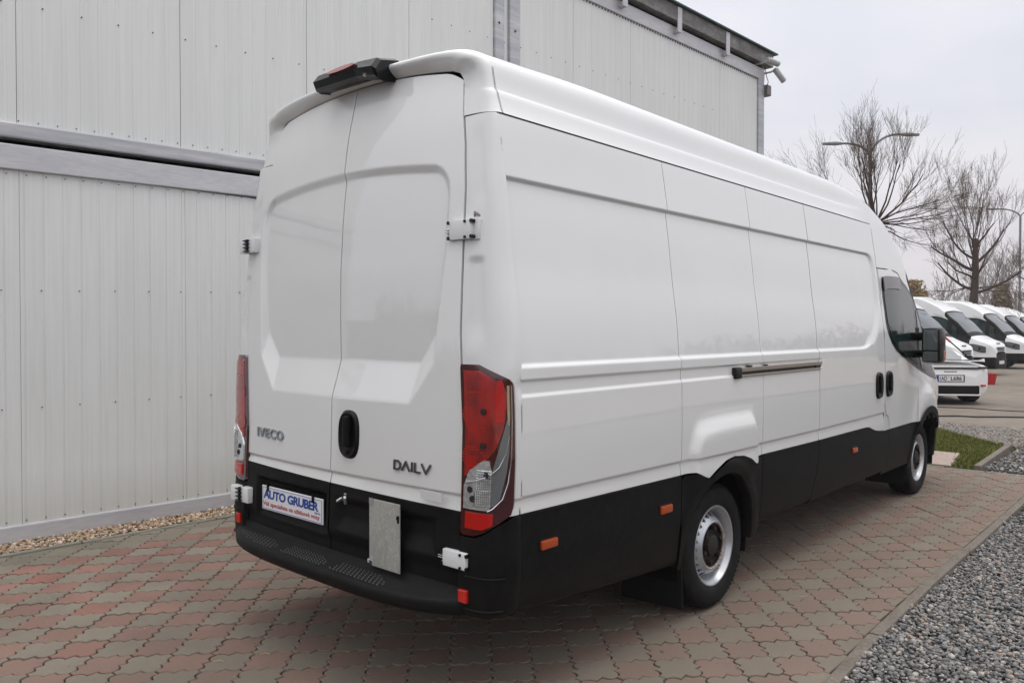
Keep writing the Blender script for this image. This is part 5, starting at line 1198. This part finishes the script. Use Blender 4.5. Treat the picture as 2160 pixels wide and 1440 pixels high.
def cps(u, v, d): return (-.0125 - d, -u, v)
text_on('lettering', '1AD', (-.195, -.055, .502, .585), cps, BGLO, pl, bold=.015, ext=.001); text_on('lettering', 'L686', (.015, .225, .502, .585), cps, BGLO, pl, bold=.015, ext=.001)
MB().box(-.0135, -.012, .215, .258, .488, .597).build('blue_band', BLUET, pl); MB().cyl((-.013, .025, .575), (1, 0, 0), .009, .002, 8).build('seal', GREYL, pl)
MB().box(-.006, -.001, -.285, .285, .47, .615, .003).build('plate_frame', BGLO, CAR)
V, F = text_mesh('sport', 1, 1, .03, .5, .2); mb = MB()
for k in range(7): mb.box(-.0, .012, -.13 + .035 * k, -.108 + .035 * k, .672, .690 - .004 * (k % 2), .002)
mb.each('badge', BGLO, CAR)
for x in (.95, 3.4):
    for s in (-1, 1):
        r = MB().lathe([(.24, .13), (.31, .14), (.335, .11), (.335, -.11), (.31, -.14), (.24, -.14)], (x, s * .76, .335), 'y', 32).build('tyre', RUBB, CAR, True)
        MB().lathe([(.24, s * .12), (.23, s * .07), (.05, s * .10), (.001, s * .10)], (x, s * .76, .335), 'y', 20).build('rim', CHR, CAR, True)
        P = np.array([[(x + .365 * math.cos(t), s * yy, .335 + .365 * math.sin(t)) for yy in (.91, .5)] for t in np.linspace(-.1, math.pi + .1, 14)]); grid_patch('wheel_well', P, DARK, CAR)
MB().box(.1, 4.3, -.62, .62, .20, .6).build('underbody', DARK, CAR)
# bucket, cables, squeegee
mb = MB().lathe([(.11, 0), (.16, .29), (.17, .292), (.17, .305), (.15, .305), (.105, .01), (.001, .01)], (0, 0, 0), 'z', 24); bk = empty('bucket', (23.0, 1.69, 0), 0, 'red plastic bucket standing on the yard beside the second parked van', 'bucket')
mb.build('tub', REDP, bk, True); MB().tube([(.15 * math.cos(a), .15 * math.sin(a) * .3 - .05, .27 - .08 * math.sin(a)) for a in np.linspace(0, math.pi, 10)], .005, 5).build('handle', BGLO, bk)
def cable_on_ground(px_pts, r, label):
    pts = []
    for u_, v_ in px_pts:
        d = Fv + Rv * (u_ - 1080) / 1664 - Uv * (v_ - 720) / 1664; t = -CAMP[2] / d[2]; p = CAMP + t * d; pts.append((p[0], p[1], r + .004))
    tag(MB().tube(pts, r, 6).build('ground_cable', CABL, None, True), label, 'cable')
cable_on_ground([(1930, 880), (1978, 879), (2020, 879), (2060, 881), (2110, 881), (2175, 882)], .014, 'black cable lying across the yard behind the grass patch')
cable_on_ground([(1930, 857), (1990, 860), (2050, 862), (2100, 866), (2175, 870)], .009, 'thinner dark hose on the yard just behind the black cable')
o = MB().tube([(20.2, 1.62, .80), (20.0, 2.2, 1.40)], .018, 6).build('handle', BGLO, None); br = empty('squeegee', (0, 0, 0), 0, 'long handled red squeegee leaning on the nose of the nearest parked van', 'squeegee'); o.parent = br
MB().tube([(20.06, 2.03, 1.22), (20.0, 2.2, 1.40)], .028, 6).build('grip', REDP, br)
# ------------------------------------------------------------------ street lamps
def pxdir(u_, v_, d_): return CAMP + Fv * d_ + Rv * (u_ - 1080) / 1664 * d_ - Uv * (v_ - 720) / 1664 * d_
def street_lamp(u_, d_, vf, tipL, tipR, label):
    b = pxdir(u_, 694, d_); f = pxdir(u_, vf, d_); r = empty('street_lamp', (b[0], b[1], 0), 0, label, 'street lamp', 'double armed street lamps behind the vans')
    H = f[2]; MB().tube([(0, 0, 0), (0, 0, H * .35)], .11, 10).tube([(0, 0, H * .35), (0, 0, H)], .075, 10).build('pole', LAMPM, r, True)
    for (ut, vt) in (tipL, tipR):
        t = pxdir(ut, vt, d_) - np.array([b[0], b[1], 0]); dx, dz = t[:2], t[2] - H; pts = []
        for q in np.linspace(0, 1, 12): pts.append((dx[0] * q ** 1.35, dx[1] * q ** 1.35, H + dz * math.sin(min(1, q * 1.15) * math.pi / 2) ** (.8) if dz > 0 else H))
        MB().tube(pts, .05, 8).build('arm', LAMPM, r, True)
        e = np.array(pts[-1]); e0 = np.array(pts[-3]); dd = (e - e0) / np.linalg.norm(e - e0); MB().tube([e - dd * .2, e + dd * .1, e + dd * .65], [.05, .09, .06], 8).build('lantern', LAMPM, r, True)
street_lamp(1833, 34, 330, (1768, 303), (1908, 284), 'nearer double armed street lamp in front of the big bare tree')
street_lamp(2150, 56, 458, (2100, 441), (2200, 441), 'farther street lamp at the right edge beyond the second bare tree')
# ------------------------------------------------------------------ trees
class Twigs:
    def __init__(s): s.A = []; s.B = []; s.ra = []; s.rb = []
    def seg(s, a, b, ra, rb): s.A.append(a); s.B.append(b); s.ra.append(ra); s.rb.append(rb)
    def build(s, name, m, parent, n=3):
        A, B = np.array(s.A), np.array(s.B); ra, rb = np.array(s.ra)[:, None], np.array(s.rb)[:, None]
        d = B - A; d /= np.linalg.norm(d, axis=1, keepdims=True) + 1e-9; up = np.where(np.abs(d[:, 2:3]) < .9, [[0, 0, 1.]], [[1., 0, 0]]); x = np.cross(d, up); x /= np.linalg.norm(x, axis=1, keepdims=True); y = np.cross(d, x)
        R1, R2 = [], []
        for k in range(n): q = 2 * math.pi * k / n; v = x * math.cos(q) + y * math.sin(q); R1.append(A + v * ra); R2.append(B + v * rb)
        V = np.stack(R1 + R2, 1).reshape(-1, 3); b = np.arange(len(A))[:, None] * 2 * n
        F = np.concatenate([b + np.array([[k, (k + 1) % n, n + (k + 1) % n, n + k]]) for k in range(n)])
        return mesh_arr(name, V, F, m, parent, smooth=True)
def grow(tw, p, d, L, r, depth, rr, up=.25, seg=5, spread=.6, kids=(3, 4), minr=.004, taper=.55, limb=None):
    q = p.copy(); d = d / np.linalg.norm(d); rc = r; store = limb if (limb is not None and depth >= 3) else tw
    pts = [(q.copy(), rc, d.copy())]
    for k in range(seg):
        d = d + rr.normal(0, .11, 3) + np.array([0, 0, up * .16]); d /= np.linalg.norm(d); n = q + d * L / seg; r2 = max(minr, r * (1 - (1 - taper) * (k + 1) / seg))
        store.seg(q, n, rc, r2); q = n; rc = r2; pts.append((q.copy(), rc, d.copy()))
    if depth <= 0: return
    nk = rr.integers(kids[0], kids[1] + 1)
    for k in range(nk):
        t = rr.uniform(.25, 1.0); i = min(seg, max(1, int(t * seg + .5))); b, br, bd = pts[i]
        a = rr.normal(0, 1, 3); a -= bd * (a @ bd); a /= np.linalg.norm(a) + 1e-9; nd = bd * math.cos(spread) + a * math.sin(spread) * rr.uniform(.6, 1.15); nd[2] += up * .5
        grow(tw, b, nd, L * rr.uniform(.42, .72), max(minr, br * .5), depth - 1, rr, up, max(3, seg - 1), spread, kids, minr, taper, limb)
def bare_tree(u_, d_, label, seed, trunk_h, trunk_r, limbs, name='bare_tree', kids=(3, 5)):
    b = pxdir(u_, 694, d_); r = empty(name, (b[0], b[1], 0), 0, label, 'tree'); rr = np.random.default_rng(seed); tw = Twigs(); lb = Twigs()
    p = np.zeros(3); pts = [p]
    for k in range(4): q = p + np.array([rr.normal(0, .03), rr.normal(0, .03), trunk_h / 4]); lb.seg(p, q, trunk_r * (1 - .13 * k), trunk_r * (1 - .13 * (k + 1))); p = q; pts.append(p)
    # knob of the old pollard cut
    lb.seg(p - (0, 0, .3), p, trunk_r * .62, trunk_r * .70); lb.seg(p, p + (0, 0, .14), trunk_r * .70, trunk_r * .25)
    for (h, az, el, L, rad, dep, up_) in limbs:
        base = np.array([0, 0, trunk_h * h]); d = Rv * math.cos(el) * math.cos(az) + Fv * math.cos(el) * math.sin(az) * .9 + np.array([0, 0, math.sin(el)])
        grow(tw, base, d, L, rad, dep, rr, up_, 6, .50, kids, .0030 * d_ / 25, .38, lb)
    lb.build('trunk', BARK, r, 6); tw.build('crown', TWIG, r, 3)
    return r
import itertools
rr0 = np.random.default_rng(5)
L1 = [(1.0, a, e, L, r, 3, .6) for a, e, L, r in ((3.1, 1.0, 2.1, .032), (2.6, 1.10, 2.3, .034), (2.9, 1.25, 2.6, .036), (1.9, 1.42, 2.1, .036), (.9, 1.45, 1.9, .034), (.3, 1.30, 2.4, .036), (-.2, 1.05, 2.1, .034), (.1, .72, 2.3, .042), (-2.6, .8, 2.1, .03), (-1.2, 1.3, 1.9, .03), (3.3, .72, 2.2, .028))]
L1 += [(1.0, a, e, L, r, 3, .12) for a, e, L, r in ((.2, .36, 2.4, .035), (.0, .16, 2.3, .032), (-.5, .05, 2.1, .028), (3.0, .35, 2.3, .028), (.4, -.02, 2.3, .028), (2.8, .6, 2.4, .028), (.1, -.2, 2.1, .026), (.2, -.4, 2.0, .024), (-.2, -.1, 2.1, .024))]
bare_tree(1846, 27, 'tall bare pollarded tree rising behind the roof of the big van', 11, 5.15, .20, L1, kids=(4, 6))
L2 = [(1.0 - .12 * (k % 3), a, e, L, r, 3, .95) for k, (a, e, L, r) in enumerate(((3.1, 1.2, 2.2, .028), (2.2, 1.35, 2.2, .03), (1.2, 1.42, 2.2, .03), (.2, 1.28, 2.4, .03), (-.5, 1.1, 2.3, .028), (3.4, 1.0, 2.2, .028), (-2, 1.3, 2.2, .028), (-1.2, 1.35, 2.4, .028), (.1, 1.0, 2.3, .03), (3.0, .9, 2.3, .03)))]
L2 += [(h, a, e, L, r, 3, .75) for h, a, e, L, r in ((.80, .1, .50, 2.3, .08), (.76, 3.1, .40, 2.3, .08), (.60, 3.3, .15, 2.3, .075), (.56, -.1, .12, 2.4, .08), (.90, .4, .7, 2.1, .065), (.86, 2.7, .6, 2.3, .065), (.7, 1.6, .4, 2, .06), (.68, -1.5, .3, 1.9, .06))]
L2 += [(.62, a, -.05, 1.8, .03, 3, -.35) for a in (.1, 3.2, 2.4, -.6)]
bare_tree(2050, 38, 'wide bare tree with thick knobbly branches above the parked vans', 23, 5.75, .25, L2, kids=(4, 5))
bare_tree(2215, 50, 'bare tree partly cut off by the right edge of the photo', 31, 4.2, .2, [(1.0, a, e, 2.4, .045, 3, .5) for a, e in ((3.1, .7), (2.5, 1.1), (3.3, .3), (.5, 1.2), (3.0, .05), (1.6, 1.3))])
# far row of thin trees, background scrub, willow
names = iter(['thin grey bare tree far behind the third parked van', 'slim bare tree far right of the wide tree trunk', 'distant bare tree between the second street lamp and the wide tree', 'faint bare tree near the right edge of the photo', 'distant bare tree just left of the wide tree trunk', 'distant dark twiggy tree over the second parked van'])
for u_, d_, h, sd_ in ((2098, 95, 5.0, 3), (2075, 110, 6, 4), (2120, 85, 4, 5), (2142, 100, 6, 6), (1992, 120, 5, 7), (2018, 105, 3.5, 8)):
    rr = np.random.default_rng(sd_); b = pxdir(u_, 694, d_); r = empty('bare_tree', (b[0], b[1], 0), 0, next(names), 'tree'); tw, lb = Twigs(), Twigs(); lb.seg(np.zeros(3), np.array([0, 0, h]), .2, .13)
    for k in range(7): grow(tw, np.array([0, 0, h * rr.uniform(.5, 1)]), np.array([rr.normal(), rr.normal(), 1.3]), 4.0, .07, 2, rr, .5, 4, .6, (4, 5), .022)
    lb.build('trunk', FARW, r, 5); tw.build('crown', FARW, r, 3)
tw = Twigs(); rr = np.random.default_rng(99)
for k in range(5200):
    u_ = rr.uniform(1780, 2420); d_ = rr.uniform(120, 190); b = pxdir(u_, 694, d_); h = 2.5 + 7.0 * abs(math.sin(u_ * .021) * .5 + math.sin(u_ * .053 + 1) * .3) * rr.uniform(.3, 1) + rr.uniform(0, 2)
    a = np.array([b[0], b[1], rr.uniform(0, h * .5)]); tw.seg(a, a + np.array([rr.normal(0, .8), rr.normal(0, .8), h * rr.uniform(.25, .6)]), .07, .02)
for k in range(9000):
    u_ = rr.uniform(-1500, 3400); d_ = rr.uniform(170, 200); b = pxdir(u_, 694, d_) if False else np.array([CAMP[0] + d_ * math.cos(a_ := rr.uniform(-2.2, 1.3)), CAMP[1] + d_ * math.sin(a_), 0]); h = rr.uniform(3, 9) * (.6 + .4 * math.sin(a_ * 9) * math.sin(a_ * 23))
    a = np.array([b[0], b[1], rr.uniform(0, h * .4)]); tw.seg(a, a + np.array([rr.normal(0, 1.2), rr.normal(0, 1.2), h * .7]), .45, .05)
for k in range(26000):
    a_ = rr.uniform(-4.0, -.12); d_ = rr.uniform(72, 105); b = np.array([CAMP[0] + 4 + d_ * math.cos(a_), CAMP[1] + d_ * math.sin(a_), 0]); h = 4.5 + 5.5 * abs(math.sin(a_ * 17) * math.sin(a_ * 5.3)) * rr.uniform(.3, 1)
    a = np.array([b[0], b[1], rr.uniform(0, h * .8) * rr.random() ** .5]); tw.seg(a, a + np.array([rr.normal(0, .7), rr.normal(0, .7), rr.uniform(.4, 2.2)]), .09, .03)
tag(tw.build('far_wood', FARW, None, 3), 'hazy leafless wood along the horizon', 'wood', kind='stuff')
def bush(u_, d_, w, h, m, label, n, seed, kind):
    rr = np.random.default_rng(seed); b = pxdir(u_, 694, d_); r = empty(kind, (b[0], b[1], 0), 0, label, 'tree' if kind != 'bush' else 'bush')
    q = rr.normal(size=(n, 3)); q /= np.linalg.norm(q, axis=1, keepdims=True); q *= (rr.random((n, 1)) ** .35); C0 = q * np.array([w, w, h * .5]) * (1 + .18 * np.sin(q[:, :1] * 9) * np.cos(q[:, 2:] * 8)) + np.array([0, 0, h * .55])
    a = rr.normal(size=(n, 3)) * .11; c = rr.normal(size=(n, 3)) * .10 + np.array([0, 0, -.12]); V = np.stack([C0 - a, C0 + a, C0 + c], 1).reshape(-1, 3)
    mesh_arr('crown', V, np.arange(n * 3).reshape(-1, 3), m, r); MB().tube([(0, 0, 0), (.05, 0, h * .5)], [.18, .10], 7).build('trunk', BARK, r)
bush(1926, 70, 1.25, 5.6, WILL, 'round ochre willow showing above the first parked van roof', 9000, 4, 'willow_tree')
bush(2112, 72, .8, 5.4, mat('olive_bush', (.17, .125, .07), .9, noise=(1.5, .5, (.11, .09, .05))), 'olive brown bush behind the third parked van', 5000, 5, 'bush')
# light air between here and the horizon
hb = mesh_arr('haze', [(x, y, z) for x in (-430, 630) for y in (-430, 530) for z in (-1.2, 26)], [(0, 1, 3, 2), (4, 6, 7, 5), (0, 4, 5, 1), (2, 3, 7, 6), (0, 2, 6, 4), (1, 5, 7, 3)], None)
hm = bpy.data.materials.new('haze_air'); hm.use_nodes = True; t = hm.node_tree; t.nodes.clear(); ov = t.nodes.new('ShaderNodeOutputMaterial'); pv_ = t.nodes.new('ShaderNodeVolumePrincipled'); pv_.inputs['Color'].default_value = (.86, .85, .88, 1); pv_.inputs['Density'].default_value = .0011; pv_.inputs['Anisotropy'].default_value = .0; t.links.new(pv_.outputs[0], ov.inputs['Volume']); hb.data.materials.append(hm); tag(hb, kind='stuff')
